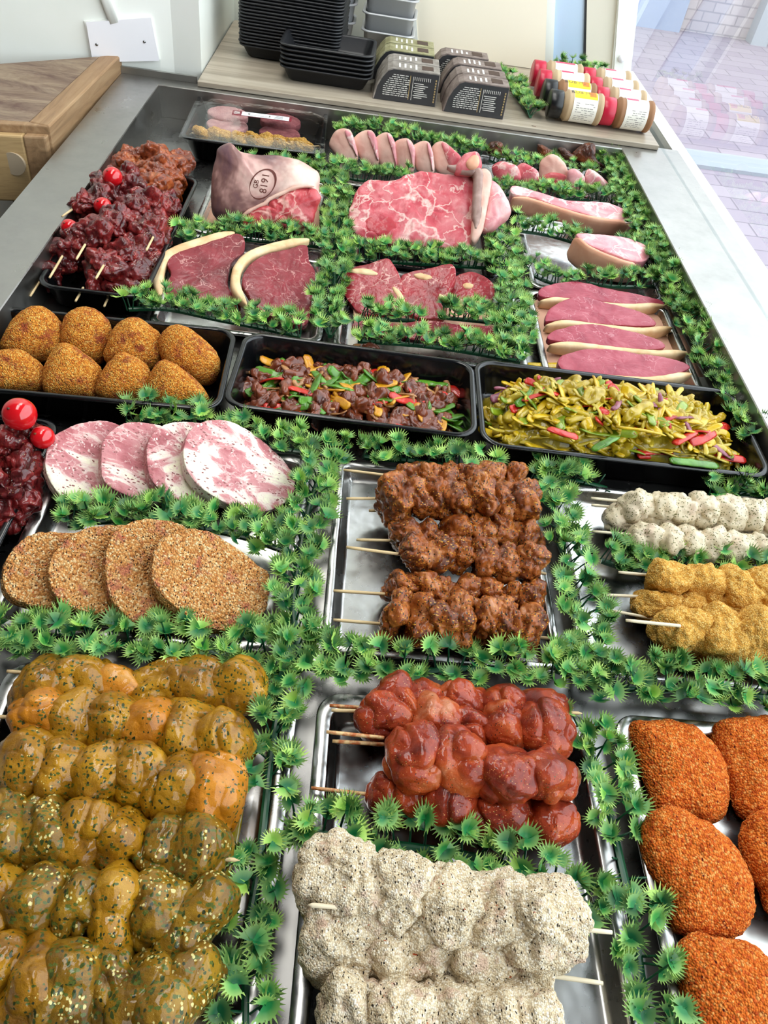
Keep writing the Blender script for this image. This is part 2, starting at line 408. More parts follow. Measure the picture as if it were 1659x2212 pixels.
M_RED = meat('red_spiced_chicken', [(.25, '#521204'), (.42, '#842408'), (.55, '#a63a10'), (.66, '#b8521e'), (.8, '#c4805c')], 34, 6, .8, .3, .7, .16, .0, (.8, .0008, 460),
             [('#2a0f08', 420, .16, .46), ('#e0a060', 620, .16, .45), ('#5a5a26', 260, .1, .48)])
M_WCR = meat('white_crusted_chicken', [(.35, '#c6a48c'), (.6, '#dcc0aa')], 30, 4, .3, .7, 0, .1, 0, (.6, .002, 300),
             [('#3a3128', 400, .2, .42), ('#b0502c', 200, .1, .5), ('#8c7a5c', 360, .16, .46)], (760, .7, .002, [(0, '#c4ad8a'), (.4, '#dfcdaa'), (.75, '#ece0c6'), (1, '#f8f0de')], .54, '#a08a68'))
M_BRN = meat('brown_marinated_pork', [(.25, '#3c1a08'), (.42, '#78380e'), (.52, '#9c5016'), (.6, '#b4682a'), (.72, '#c08866')], 52, 6, .9, .3, .5, .14, .0, (.8, .0016, 170),
             [('#33260e', 360, .26, .38), ('#d89a34', 440, .24, .44), ('#1c140c', 300, .17, .44)])
M_HRB = meat('pale_herb_chicken', [(.3, '#cbb998'), (.5, '#dacdb0'), (.7, '#d6bfa6')], 42, 4, .4, .35, .3, .2, .0, (.6, .0012, 240),
             [('#4b4a2a', 460, .2, .38), ('#77744a', 420, .26, .42)])
M_CRM = meat('golden_crumbed_chicken', [(.35, '#c08a38'), (.6, '#d9a85a')], 30, 4, .3, .7, 0, .1, 0, (.6, .002, 300),
             [('#9c5a22', 300, .12, .48)], (700, .8, .0016, [(0, '#c08430'), (.4, '#dba548'), (.8, '#eabd68'), (1, '#f2cf80')], .66, '#a87028'))
M_BEEF = meat('dark_glazed_beef', [(.25, '#2c0606'), (.45, '#5c0f12'), (.6, '#86201f'), (.74, '#a83a34'), (.85, '#bf6a5c')], 50, 6, .9, .2, .9, .08, .0, (.9, .0018, 100),
             [('#1c0b06', 480, .24, .48), ('#c49a60', 560, .15, .46)], stretch=(1, .45, 1))
M_BEEF2 = meat('brown_glazed_beef', [(.25, '#3a1408'), (.45, '#7c3210'), (.6, '#a85022'), (.75, '#c47c44')], 50, 6, .8, .22, .8, .1, .0, (.8, .0016, 120), [('#1c0b06', 480, .22, .48)])
M_ORG = meat('orange_breadcrumb', [(.35, '#a8420f'), (.6, '#c85c20')], 28, 4, .3, .75, 0, .1, 0, (.6, .002, 300),
             [('#5a1410', 230, .16, .5)], (560, .95, .0026, [(0, '#b8480e'), (.35, '#dc6a1a'), (.75, '#ee8430'), (1, '#f6aa5c')], .62, '#8e300a'))
M_JNT = meat('spiced_crumb_joint', [(.35, '#8a3e24'), (.6, '#ac5430')], 30, 4, .3, .75, 0, .1, 0, (.6, .002, 300),
             [('#3a200e', 560, .2, .38), ('#f0a028', 110, .17, .56)], (640, .95, .0024, [(0, '#b8601e'), (.35, '#dc862c'), (.75, '#eca644'), (1, '#f8c870')], .53, '#6e3e14'))
M_BCR = meat('nutty_crumb_burger', [(.35, '#b0604a'), (.6, '#c47858')], 26, 5, .3, .75, 0, .1, 0, (.6, .002, 300),
             [('#40281a', 470, .24, .38), ('#c0502c', 210, .12, .48)], (520, .95, .003, [(0, '#b06c34'), (.35, '#d4924e'), (.75, '#e6b272'), (1, '#f6d8a4')], .54, '#7a4c26'))
M_WBG = meat('marbled_cheese_burger', [(.28, '#8c4648'), (.42, '#b0686c'), (.51, '#c68a8a'), (.545, '#e2cfc4'), (.6, '#ece6cc')], 15, 6, 1.2, .5, .15, .3, 0, (.7, .0012, 300),
             [('#e0c6c0', 230, .26, .50), ('#8c5654', 300, .26, .46), ('#4e5648', 340, .09, .48)], vein=('#dfc3bc', 70, .12, .7), stretch=(1, 1.8, 1))
FATC = '#e8cda6'
M_STK = meat('rump_steak_lean', [(.25, '#5c141c'), (.5, '#7c1f2a'), (.75, '#92323c')], 30, 4, .5, .38, .3, .25, 0, (.5, .0006, 260), vein=('#cf9a94', 40, .04, .75), stretch=(1, 1, 1))
M_RIB = meat('ribeye_lean', [(.25, '#6c1018'), (.5, '#921f2a'), (.75, '#a83a42')], 34, 4, .5, .32, .4, .2, 0, (.5, .0006, 260), vein=('#dcb0a4', 38, .05, .7))
M_FAT = meat('creamy_fat', [(.3, '#d2a878'), (.5, '#e2c294'), (.7, '#ecd2a8')], 40, 3, .3, .4, .2, .3, 0, (.4, .0006, 200))
M_PFAT = meat('pork_rind', [(.3, '#d99a7c'), (.55, '#e2ab8c'), (.75, '#e8b89c')], 24, 3, .3, .4, .2, .3, 0, (.3, .0005, 200))
M_PORK = meat('pork_lean', [(.25, '#c4707a'), (.45, '#d68c92'), (.6, '#e2a8a8'), (.75, '#ecc8c0')], 30, 5, .9, .35, .3, .2, 0, (.4, .0006, 200), vein=('#f0dcd4', 26, .12, .8))
M_SHO = meat('shoulder_lean', [(.25, '#a83440'), (.42, '#c4525c'), (.58, '#d27a7e'), (.7, '#e0aaa4')], 22, 5, .8, .33, .4, .2, 0, (.6, .0012, 140), vein=('#eccac0', 24, .1, .85))
M_LEG = meat('leg_skin', [(.36, '#6a4c52'), (.46, '#87635f'), (.54, '#c49a92'), (.66, '#e0c6ba')], 12, 4, .5, .42, .25, .3, 0, (.4, .0008, 120))
t = NT(M_LEG); tc_ = t.n('ShaderNodeTexCoord'); sx_ = t.n('ShaderNodeSeparateXYZ'); t.l(tc_.outputs['Object'], sx_.inputs[0])
lk = t.b.inputs['Base Color'].links[0].from_socket; nn = t.noise(tc_.outputs['Object'], 14, 4, .6)
fx = t.ramp(t.math('ADD', t.math('MULTIPLY', sx_.outputs[0], 9.0), nn), [(.45, 0.0), (.95, 1.0)])
t.color(t.mix(fx, lk, t.ramp(nn, [(.35, '#cf9c90'), (.5, '#e2c4b6'), (.65, '#ead6ca')])))
M_LEGL = meat('leg_lean', [(.25, '#9a2830'), (.45, '#bb444a'), (.62, '#cf686a'), (.78, '#e0a39a')], 24, 5, .9, .3, .4, .2, 0, (.6, .0012, 140), vein=('#e6b4a8', 22, .1, .8))
M_CHOPF = meat('chop_fat', [(.3, '#cf9a8c'), (.5, '#dcb0a0'), (.7, '#e4c0b0')], 30, 4, .4, .4, .25, .3, 0, (.4, .0008, 160))
M_MEMB = meat('membrane', [(.3, '#8a6e66'), (.6, '#a88c82')], 40, 4, .4, .4, .2, .3, 0, (.4, .0008, 160))
M_SIR = meat('sirloin_lean', [(.25, '#86263a'), (.5, '#a03c4c'), (.75, '#b45a66')], 30, 5, .5, .36, .35, .2, 0, (.5, .0006, 240), vein=('#cf949a', 34, .03, .5))
M_CHAR = meat('dark_marinated_joint', [(.25, '#1f0d06'), (.5, '#4a200e'), (.7, '#8a4418'), (.82, '#b06a2c')], 34, 5, .6, .3, .6, .15, 0, (.8, .002, 130))
M_TOM = mat('tomato_skin', '#c8141c', .12, coat=.6, coat_r=.05)
M_STAMP = mat('brown_stamp_ink', '#5a1c0c', .6)

# ------------------------------------------------------------------ the setting
RIM = .06
def quadwall(name, pts_front, dy, m):
    """an upright slab: front face corners in world, pushed back by dy"""
    P = np.array(pts_front, float); Q = P + np.array([0, dy, 0]); V = np.vstack([P, Q]); n = len(P)
    F = [tuple(range(n)), tuple(range(2 * n - 1, n - 1, -1))] + [(i, (i + 1) % n, n + (i + 1) % n, n + i) for i in range(n)]
    return V, F
struct('floor', *box(-2.6, .66, -1.8, 3.0, -1.0, -.95), M_FLOOR)
struct('wall_left', *box(-2.7, -2.6, -1.8, 1.72, -.95, 1.9), M_SHOP)
struct('wall_near', *box(-2.7, .66, -1.9, -1.8, -.95, 1.9), M_SHOP)
OBX, OBY, OBS = -.40, 1.735, .35      # the wall left of the shelf runs slightly askew
struct('wall_outlet', *prism([(-2.7, OBY + OBS * (-2.7 - OBX)), (OBX, OBY), (-.345, 1.735), (-.345, 2.6), (-2.7, 2.6)], 2, -.95, 1.9), M_WHITE)
def OW(x, y, off=0.0):   # point of that wall seen at a photo pixel
    r = M @ np.array([x - CX, y - CY, FPX]); n = unit((OBS, -1, 0)); p0 = np.array([OBX, OBY, 0]) + n * off
    return CAMP + r * (((p0 - CAMP) @ n) / (r @ n))
ON = unit((OBS, -1, 0))
struct('wall_far', *box(-.345, .62, 2.165, 2.3, -.95, 1.9), M_WHITE)
struct('ceiling', *box(-2.7, .70, -1.9, 2.6, 1.9, 1.95), M_SHOP)
M_SILVER = mat('screw_metal', '#9a9a9a', .3, 1)
M_SPL = steel('splash_steel', '#a9aaa6', .3, .45)
struct('trim_1', *box(-.497, -.347, 1.6905, 1.6975, -.1, .072), M_SPL)
for nm, lx, ly, w, d in (('near', -.35, .75, .5, 1.2), ('far', -.2, 2.0 - .1, .5, .9)):
    th = thing('ceiling_lamp', 'rectangular lamp panel on the ceiling above the %s end of the counter' % nm, 'lamp', (lx, ly, 1.86))
    mk('lamp_housing', *box(lx - w / 2 - .02, lx + w / 2 + .02, ly - d / 2 - .02, ly + d / 2 + .02, 1.865, 1.9), M_FRAME, th, False)
    mk('diffuser', *box(lx - w / 2, lx + w / 2, ly - d / 2, ly + d / 2, 1.855, 1.866), M_LAMP, th, False)

# window frame and end wall details, read off the photo on the wall plane
def W(x, y, c=2.15): return WY(x, y, c)
def ext(a, b, zt):   # carry the line a->b on to height zt
    t = (zt - a[2]) / (b[2] - a[2]); return a + (b - a) * t
def strip(name, xl0, xr0, yb, xl1, xr1, m, c=2.15, dy=.03, zb=.0, zt=1.3, st=True):
    a, b = W(xl0, yb, c), W(xr0, yb, c); a1, b1 = W(xl1, 0, c), W(xr1, 0, c)
    P = [ext(a, a1, zb), ext(b, b1, zb), ext(b, b1, zt), ext(a, a1, zt)]
    v, f = quadwall(name, P, dy, m)
    return struct(name, v, f, m)
strip('trim_2', 1176, 1194, 150, 1180, 1200, M_FRAME, 2.145)
strip('window_1', 1194, 1262, 150, 1200, 1265, M_BLUE, 2.155)
strip('trim_3', 1260, 1265, 150, 1264, 1268, M_DARK, 2.15, .012)
strip('trim_4', 1265, 1322, 150, 1268, 1336, M_FRAME2, 2.148)
strip('trim_5', 1322, 1327, 150, 1335, 1338, M_FRAME, 2.140)
strip('window_2_frame', 1326, 1362, 160, 1337, 1380, M_FRAME, 2.135, .045)
p = W(1343, 127, 2.133)
v, f = tube([p + [0, .004, 0], p + [0, -.004, 0]], .0085, 20)
solo('frame_cap', v, f, M_PLATE, 'small round white plastic cap on the white window frame', 'cap')
# cream board leaning against the end wall behind the boxes
a, b, c_, d_ = [W(*q, 2.09) for q in ((905, 118), (1177, 148), (1182, 0), (896, 0))]
th = thing('cream_board', 'large plain cream board standing against the end wall behind the boxes', 'board', (a + b) / 2 * [1, 1, 0] + [0, 0, .07])
zt = .62
P = [ext(a, d_, .071), ext(b, c_, .071), ext(b, c_, zt), ext(a, d_, zt)]
mk('board_panel', *quadwall('x', P, .018, None), M_CREAM, th, False)
ed = ext(a, d_, .071); et = ext(a, d_, zt)
mk('edge_strip', *quadwall('x', [ed - [.012, .002, 0], ed - [0, .002, 0], et - [0, .002, 0], et - [.012, .002, 0]], .024, None), M_FRAME, th, False)

# outside: brick paving, brick wall and posts beyond the glass
M_PAVE = mat('brick_paving', '#9a8f9c', .7); t = NT(M_PAVE)
br = t.n('ShaderNodeTexBrick'); t.l(t.co((1, 1, 1)), br.inputs['Vector']); br.inputs['Scale'].default_value = 1.6
for i, cc in ((1, '#887d8a'), (2, '#948a94'), (3, '#6e6672')): br.inputs[i].default_value = lin(cc)
br.inputs['Mortar Size'].default_value = .008; t.color(br.outputs[0])
M_BRICK = mat('pale_brick', '#a89a9a', .8); t = NT(M_BRICK)
br = t.n('ShaderNodeTexBrick'); mp = t.n('ShaderNodeMapping'); mp.inputs['Rotation'].default_value = (math.pi / 2, 0, 0)
t.l(t.co((1, 1, 1)), mp.inputs[0]); t.l(mp.outputs[0], br.inputs['Vector']); br.inputs['Scale'].default_value = 3.2
for i, cc in ((1, '#a2989c'), (2, '#aca2a6'), (3, '#8c848a')): br.inputs[i].default_value = lin(cc)
br.inputs['Mortar Size'].default_value = .02; t.color(br.outputs[0])
o = struct('pavement', *box(.70, 9, -3, 12, -1.0, -.95), M_PAVE); o.rotation_euler = (0, 0, .0)
struct('wall_outside', *box(.72, 12, 8.0, 8.3, -.95, 2.6), M_BRICK)
M_SILL = mat('grey_outside_paint', '#9298a0', .6)
for i, (xa, xb, yy, m_) in enumerate(((1.9, 2.7, 7.9, mat('blue_door_paint', '#8592ac', .5)), (3.35, 3.5, 7.85, M_SILL), (4.7, 5.1, 7.8, M_SILL))):
    struct('trim_%d' % (10 + i), *box(xa, xb, yy, 8.0, -.95, 2.4), m_)
p = G(1610, 170, -.95)
v, f = tube([(3.0, 5.6, -.95), (3.0, 5.6, 2.4)], .10, 24)
solo('grey_post', v, f, M_SILL, 'pale grey round post standing on the paving beyond the glass', 'post')
struct('kerb', *box(.72, 9, 4.6, 4.85, -.95, -.93), M_SILL)
struct('wall_outside_base', *box(.666, .70, -1.9, 2.3, -.95, RIM - .014), M_FRAME)

# glass pane along the customers' side
M_GLASS = bpy.data.materials.new('window_glass'); M_GLASS.use_nodes = True; nt = M_GLASS.node_tree; nt.nodes.clear()
out = nt.nodes.new('ShaderNodeOutputMaterial'); mx = nt.nodes.new('ShaderNodeMixShader'); tr = nt.nodes.new('ShaderNodeBsdfTransparent'); gl = nt.nodes.new('ShaderNodeBsdfGlossy')
fr = nt.nodes.new('ShaderNodeFresnel'); fr.inputs[0].default_value = 2.0; ge = nt.nodes.new('ShaderNodeNewGeometry'); sub = nt.nodes.new('ShaderNodeMath'); sub.operation = 'SUBTRACT'; sub.inputs[0].default_value = 1
mu = nt.nodes.new('ShaderNodeMath'); mu.operation = 'MULTIPLY'; gl.inputs['Roughness'].default_value = .0; tr.inputs[0].default_value = (.93, .96, .97, 1)
nt.links.new(ge.outputs['Backfacing'], sub.inputs[1]); nt.links.new(fr.outputs[0], mu.inputs[0]); nt.links.new(sub.outputs[0], mu.inputs[1])
nt.links.new(mu.outputs[0], mx.inputs[0]); nt.links.new(tr.outputs[0], mx.inputs[1]); nt.links.new(gl.outputs[0], mx.inputs[2]); nt.links.new(mx.outputs[0], out.inputs[0])
o = struct('window_2', *box(.622, .630, -1.2, 2.16, RIM + .0005, 1.6), M_GLASS)

# ------------------------------------------------------------------ display counter
th = thing('display_counter', 'long stainless steel serve-over counter with a sunken well full of meat trays', 'counter', (0, .6, -.1))
X0, X1, Y0, Y1 = -.416, .532, -.9, 1.655
parts = []
def ring(x0, x1, y0, y1, z): return np.array([(x0, y0, z), (x1, y0, z), (x1, y1, z), (x0, y1, z)], float)
v, f = loft([ring(-.497, .661, -1.0, 1.69, -.12), ring(-.5, .664, -1.0, 1.69, RIM - .006), ring(-.496, .660, -1.0, 1.69, RIM), ring(X0, X1, Y0, Y1, RIM), ring(X0 + .001, X1 - .001, Y0, Y1 - .001, RIM - .0015),
             ring(X0 + .003, X1 - .003, Y0, Y1 - .002, .0), ring(X0 + .004, X1 - .004, Y0, Y1 - .004, -.001)], True, True)
mk('counter_top', v, f, M_COUNTER, th, False)
mk('well_lining', *box(X0 + .002, X1 - .002, Y0 + .001, Y1 - .003, -.0012, .0004), M_WELL, th, False)
mk('counter_base', *box(-.47, .60, -.9, 1.66, -.95, -.12), M_WELL, th, False)
# wood laminate shelf at the far end
v, f = box(-.342, .612, 1.672, 2.14, RIM + .0005, .070)
o = solo('wood_shelf', v, f, M_LAM, 'grey wood-grain laminate shelf behind the far end of the counter', 'shelf', smooth=False); bevel(o, .001)

# socket plate and conduit on the wall
def plate(P, dn):
    P = np.array(P, float); Q = P - ON * dn; V = np.vstack([P, Q]); n = len(P)
    return V, [tuple(range(n)), tuple(range(2 * n - 1, n - 1, -1))] + [(i, (i + 1) % n, n + (i + 1) % n, n + i) for i in range(n)]
pc = [OW(*q, .010) for q in ((190, 52), (323, 42), (340, 128), (203, 131))]; pcc = sum(pc) / 4
th = thing('outlet_box', 'white blank socket plate with two screws on the white wall', 'socket plate', pcc)
o = mk('back_plate', *plate([p + (p - pcc) * .10 - ON * .007 for p in pc], .0035), M_FRAME, th, False)
o = mk('cover_plate', *plate(pc, .008), M_PLATE, th, False); bevel(o, .003, 3)
for q in ((209, 96), (312, 90)):
    p = OW(*q, .010); v, f = tube([p - ON * .001, p + ON * .0012], .0026, 14); mk('screw', v, f, M_SILVER, th)
a = OW(246, 47, 0); b = ext(a, OW(229, 0, 0), 1.0)
v, f = band([a + ON * .006, (a + b) / 2 + ON * .006, b + ON * .006], .019, .010, ON, 6, taper=.001)
solo('conduit', v, f, M_WHITE, 'white cable conduit running up the wall above the socket plate', 'conduit')

# butcher block: worn top framed by lighter rails, wooden plug on the near side
zb = .09; zl = -.03
C1, C2, C3, C4 = G(262, 117, zb), G(106, 272, zb), G(-90, 262, zb), G(-60, 141, zb)
I1, I2, I3, I4 = G(214, 121, zb), G(62, 262, zb), G(-90, 252, zb), C4 + (G(-60, 145, zb) - C4) * .2
th = thing('butcher_block', 'thick worn wooden butcher block standing left of the steel counter', 'butcher block', ((C2[0] + C3[0]) / 2, (C1[1] + C2[1]) / 2, -.95))
def slabz(P, z0, z1, m, nm, bw=.003):
    P = [(p[0], p[1]) for p in P]; v, f = prism(P, 2, z0, z1); o = mk(nm, v, f, m, th, False); bevel(o, bw, 2); return o
slabz([C4, I4 * 0 + G(214, 121, zb), I2, I3], zl, zb - .0008, M_BLKTOP, 'end_grain_top', .0005)
slabz([I1, C1, C2, I2], zl, zb, M_BLK, 'side_rail')
fo = np.array([0, -.016, 0])
slabz([I3, I2, C2, C3], zl, zb - .0002, M_BLK, 'front_rail', .002)
slabz([C3 + fo * 0 + [0, .0, 0], C2 + (C3 - C2) * .28, C2 + (C3 - C2) * .28 + fo, C3 + fo], zl, zb - .012, M_BLKEND, 'front_panel')
slabz([C2 + (C3 - C2) * .28, C2 - [.003, 0, 0], C2 - [.003, 0, 0] + fo, C2 + (C3 - C2) * .28 + fo], zl, zb - .012, M_BLK, 'corner_panel')
yy = (C2[1] + C3[1]) / 2 - .016 + (C2[1] - C3[1]) * .1; r_ = ray(30, 353); p = CAMP + r_ * (yy / r_[1]); v, f = tube([p + [0, .006, 0], p + [0, -.003, 0]], .0185, 28); mk('dowel_plug', v, f, M_DOWEL, th, False)
mx_ = C2[0] - .03
for lx, ly in ((mx_ - .07, C2[1] + .03), (mx_ - .32, C2[1] + .03), (mx_ - .07, C2[1] + .2), (mx_ - .32, C2[1] + .2)): mk('leg', *box(lx, lx + .05, ly, ly + .05, -.95, zl), M_BLK, th, False)

# ------------------------------------------------------------------ packaging on the shelf
ZB = .0702
def stack_tray(name, label, group, c, w, d, h, pitch, i, ang, m, rim=.006):
    v, f = tray_vf(w, d, 0.0012, h, .022, .012, rim, .001, (0, 0), ang)
    v = np.array(v) + [c[0], c[1], ZB + i * pitch]
    return v, f
def stack(name, labfn, group, c, w, d, h, pitch, n, ang, m, cat, jit=.0012, r=.022, slope=.012):
    v, f = tray_vf(w, d, .0012, h, r, slope, .007, .001, (0, 0), ang); v = np.array(v)
    first = None
    for i in range(n):
        if first is None: o = mk(name, v, f, m); first = o
        else: o = first.copy(); COL.objects.link(o)
        rnd = random.Random(i * 7 + n)
        o.location = (c[0] + rnd.uniform(-jit, jit), c[1] + rnd.uniform(-jit, jit), ZB + i * pitch)
        tag(o, labfn(i), cat, group)
ORD = 'bottom second third fourth fifth sixth seventh eighth ninth tenth eleventh twelfth thirteenth fourteenth fifteenth sixteenth seventeenth eighteenth nineteenth twentieth twenty-first twenty-second twenty-third twenty-fourth twenty-fifth'.split()
def up(i): return 'lowest' if i == 0 else ORD[i] + ' from the bottom'
stack('foam_tray', lambda i: 'black food tray in the tall stack, %s' % up(i), 'tall stack of black trays', (-.175, 1.93), .222, .17, .028, .0061, 24, -.05, M_FOAM, 'food tray')
stack('foam_tray', lambda i: 'black food tray in the short stack beside the boxes, %s' % up(i), 'short stack of black trays', (-.091, 1.80), .193, .135, .030, .0082, 6, -.03, M_FOAM, 'food tray')
M_FOIL = mat('foil', '#c4c6c8', .38, .35); M_LID = mat('white_card_lid', '#e2e4e8', .6)
stack('foil_container', lambda i: 'silver foil container in the stack beside the cream board, %s' % up(i), 'stack of foil containers', (.030, 2.01), .122, .11, .062, .034, 5, -.04, M_FOIL, 'foil container', r=.02, slope=.006)
stack('white_tub', lambda i: 'white plastic tub in the stack behind the tall black trays, %s' % up(i), 'stack of white tubs', (-.090, 2.05), .09, .09, .06, .036, 4, 0, M_LID, 'tub', r=.02, slope=.005)

# seasoning cartons
M_CARD = meat('carton_print_brown', [(.35, '#6f625c'), (.55, '#857872'), (.7, '#94877f')], 60, 4, .5, .5)
M_CARDO = meat('carton_print_olive', [(.35, '#85825e'), (.55, '#9a9774'), (.7, '#aaa789')], 60, 4, .5, .5)
M_CARDG = meat('carton_print_grey', [(.35, '#77716a'), (.55, '#8f8982'), (.7, '#a09a92')], 60, 4, .5, .5)
M_CARDK = mat('carton_dark_side', '#303134', .45); M_INK = mat('white_print', '#d8d6d0', .6); M_INKG = mat('gold_print', '#b39a68', .5); M_HOLE = mat('carton_window', '#3b241a', .5)
def carton(x, y, w, d, h, m, label, hidden_front, seed):
    rnd = random.Random(seed)
    th = thing('seasoning_box', label, 'box', (x + w / 2, y + d / 2, ZB), 'cartons on the shelf')
    prof = [(0, 0), (w, 0), (w, h), (w * .27, h), (w * .19, h * .93), (w * .11, h * .72), (w * .04, h * .42)]
    P = [(x + a, ZB + b) for a, b in prof]
    o = mk('carton_body', *prism(P, 1, y, y + d), m, th, False); bevel(o, .0008, 1)
    P2 = [(x + w / 2 + (a - w / 2) * .965 + .001, ZB + h / 2 + (b - h / 2) * .95 - .001) for a, b in prof]
    mk('side_panel', *prism(P2, 1, y - .0005, y), M_CARDK, th, False)
    # window cut-out and caption lines on the top
    mk('cutout_window', *box(x + w * .72, x + w * .9, y + d * .25, y + d * .8, ZB + h, ZB + h + .0005), M_HOLE, th, False)
    L = []
    for k in range(4):
        a = x + w * (.36 + .085 * k); L.append(box(a, a + .004, y + d * rnd.uniform(.15, .35), y + d * rnd.uniform(.6, .85), ZB + h, ZB + h + .0004))
    mk('top_print', *join(L), M_INK, th, False)
    L = []
    for k in range(11):
        zz = ZB + h * (.80 - .062 * k); a = x + w * (.27 - .02 * min(k, 6) + (.02 if k < 2 else 0))
        while a < x + w * .52:
            e = a + rnd.uniform(.003, .010); L.append(box(a, min(e, x + w * .55), y - .0011, y - .0005, zz, zz + .0014)); a = e + .0016
    mk('small_print', *join(L), M_INK, th, False)
    L = []; X_ = x + w * .62
    for k in range(8):
        L.append(box(X_ + w * .02 * (k % 2), X_ + w * rnd.uniform(.14, .24), y - .0011, y - .0005, ZB + h * (.62 - .06 * k), ZB + h * (.62 - .06 * k) + .0013))
    for k in range(9): L.append(box(X_ + w * .03 * k, X_ + w * .03 * k + .0012, y - .0011, y - .0005, ZB + h * .72, ZB + h * .82))
    L.append(box(X_ - .003, X_ - .002, y - .0011, y - .0005, ZB + h * .12, ZB + h * .82))
    mk('table_print', *join(L), M_INK, th, False)
    mk('edge_print', *join([box(x + w * .945, x + w * .965, y - .0011, y - .0005, ZB + h * (.12 + .08 * k), ZB + h * (.17 + .08 * k)) for k in range(9)] + [box(x + w * .55, x + w * .56, y - .0011, y - .0005, ZB + h * .12, ZB + h * .84)]), M_INKG, th, False)
LB = ['nearest', 'second from the front', 'third from the front', 'farthest']
p0, p1 = G(808, 213, ZB), G(952, 236, ZB); q0, q1 = G(955, 240, ZB), G(1095, 263, ZB)
for i in range(4):
    m = (M_CARDG, M_CARDG, M_CARDO, M_CARDO)[i]
    carton(p0[0] - (.004 if i < 2 else .012), p0[1] + [0, .052, .125, .18][i], .132, .048, .062, m, 'dark printed seasoning carton with a %s top, %s in the left row' % (('grey', 'grey', 'olive', 'olive')[i], LB[i]), i, i + 3)
for i in range(4):
    carton(q0[0] - [0, .002, .006, .03][i], q0[1] + [0, .052, .112, .172][i], .128, .048, .062, M_CARD, 'dark printed seasoning carton with a brown top, %s in the right row' % LB[i], i, i + 30)

# seasoning jars lying on their sides
M_JAR = mat('jar_plastic', '#c9b79f', .12, coat=.5); M_REDC = mat('red_cap', '#c01c3c', .3); M_BLKC = mat('black_cap', '#101113', .3)
M_LABW = mat('cream_label', '#ece8dc', .45); M_LABY = mat('yellow_label', '#f2d21c', .45); M_LABP = mat('pink_label_band', '#e0486a', .45); M_INKD = mat('dark_print', '#4a4644', .5); M_INKO = mat('orange_print', '#e07a1c', .5)
SPICE = [mat('spice_' + n_, c_2, .6) for n_, c_2 in (('tan', '#b39a78'), ('brown', '#8f6440'), ('sand', '#c4ad88'))]
def cylx(xs, rs, cy, cz, n=32, a0=0, a1=360, caps=True):
    V = []; F = []; full = (a1 - a0 == 360); nn = n if full else n + 1
    for x, r in zip(xs, rs):
        for k in range(nn):
            a = math.radians(a0 + (a1 - a0) * k / n); V.append((x, cy - r * math.cos(a), cz + r * math.sin(a)))
    for i in range(len(xs) - 1):
        for k in range(n): F.append((i * nn + k, i * nn + (k + 1) % nn, (i + 1) * nn + (k + 1) % nn, (i + 1) * nn + k))
    if caps and full: F += [tuple(range(nn))[::-1], tuple(range((len(xs) - 1) * nn, len(xs) * nn))]
    return V, F
def curl(V2, cx, cy, cz, r, ac, s):
    """flat text (u along x, v up) wrapped on the jar, centred at angle ac above the front"""
    return [(cx + u * s, cy - r * math.cos(math.radians(ac) + v * s / r), cz + r * math.sin(math.radians(ac) + v * s / r)) for u, v in V2]
def text_vf(txt):
    c = bpy.data.curves.new('t', 'FONT'); c.body = txt; c.align_x = 'CENTER'; c.align_y = 'CENTER'; c.resolution_u = 2
    o = bpy.data.objects.new('t', c); me = o.to_mesh(); V = [(v.co.x, v.co.y) for v in me.vertices]; F = [tuple(p.vertices) for p in me.polygons]
    o.to_mesh_clear(); bpy.data.objects.remove(o); return V, F
def jar(x0, y, L, r, capm, kind, label, spice, seed):
    rnd = random.Random(seed); cz = ZB + r; th = thing('seasoning_jar', label, 'jar', (x0 + L / 2, y, ZB), 'jars lying on the shelf')
    cl = .026
    mk('cap', *cylx([x0, x0 + .001, x0 + cl - .001, x0 + cl], [r * .82, r * .86, r * .86, r * .84], y, cz + .0), capm, th)
    b0 = x0 + cl
    mk('jar_body', *cylx([b0, b0 + .006, b0 + .010, b0 + .014, x0 + L - .012, x0 + L - .008, x0 + L - .003, x0 + L], [r * .76, r * .8, r * .97, r * .93, r * .93, r * .985, r * .985, r * .9], y, cz), SPICE[spice], th)
    l0, l1 = b0 + .020, x0 + L - .014; rr = r * .945
    mk('label', *cylx([l0, l1], [rr, rr], y, cz, 28, -60, 150, False), M_LABW, th)
    if kind == 'yellow':
        mk('yellow_band', *cylx([l0 + .001, l1 - .001], [rr * 1.006] * 2, y, cz, 12, 50, 112, False), M_LABY, th)
        V, F = text_vf('RUB ME'); s = .017
        mk('lettering', curl(V, (l0 + l1) / 2 - .008, y, cz, rr * 1.015, 80, s * .8), F, M_INKD, th)
        mk('orange_band', *cylx([l1 - .018, l1 - .004], [rr * 1.012] * 2, y, cz, 8, 62, 100, False), M_INKO, th)
    else:
        mk('pink_band', *cylx([l0 + .001, l0 + (l1 - l0) * (.55 if kind == 'pink' else .9)], [rr * 1.006] * 2, y, cz, 12, 78, 96, False), M_LABP, th)
    L_ = []
    for k in range(9):
        a = -35 + k * 8; u = l0 + .006
        while u < l1 - .008:
            e = u + rnd.uniform(.003, .009)
            if rnd.random() < .8: L_.append(cylx([u, min(e, l1 - .005)], [rr * 1.008] * 2, y, cz, 2, a, a + 2.2, False))
            u = e + .0015
    mk('small_print', *join(L_), mat_print, th)
mat_print = mat('grey_print', '#8b8682', .5)
r = .031; pj = G(1190, 262, ZB); yj = pj[1] + .012
spec = [('yellow', M_BLKC, 'black'), ('yellow', M_BLKC, 'black'), ('pink', M_REDC, 'red'), ('pinkw', M_REDC, 'red')]
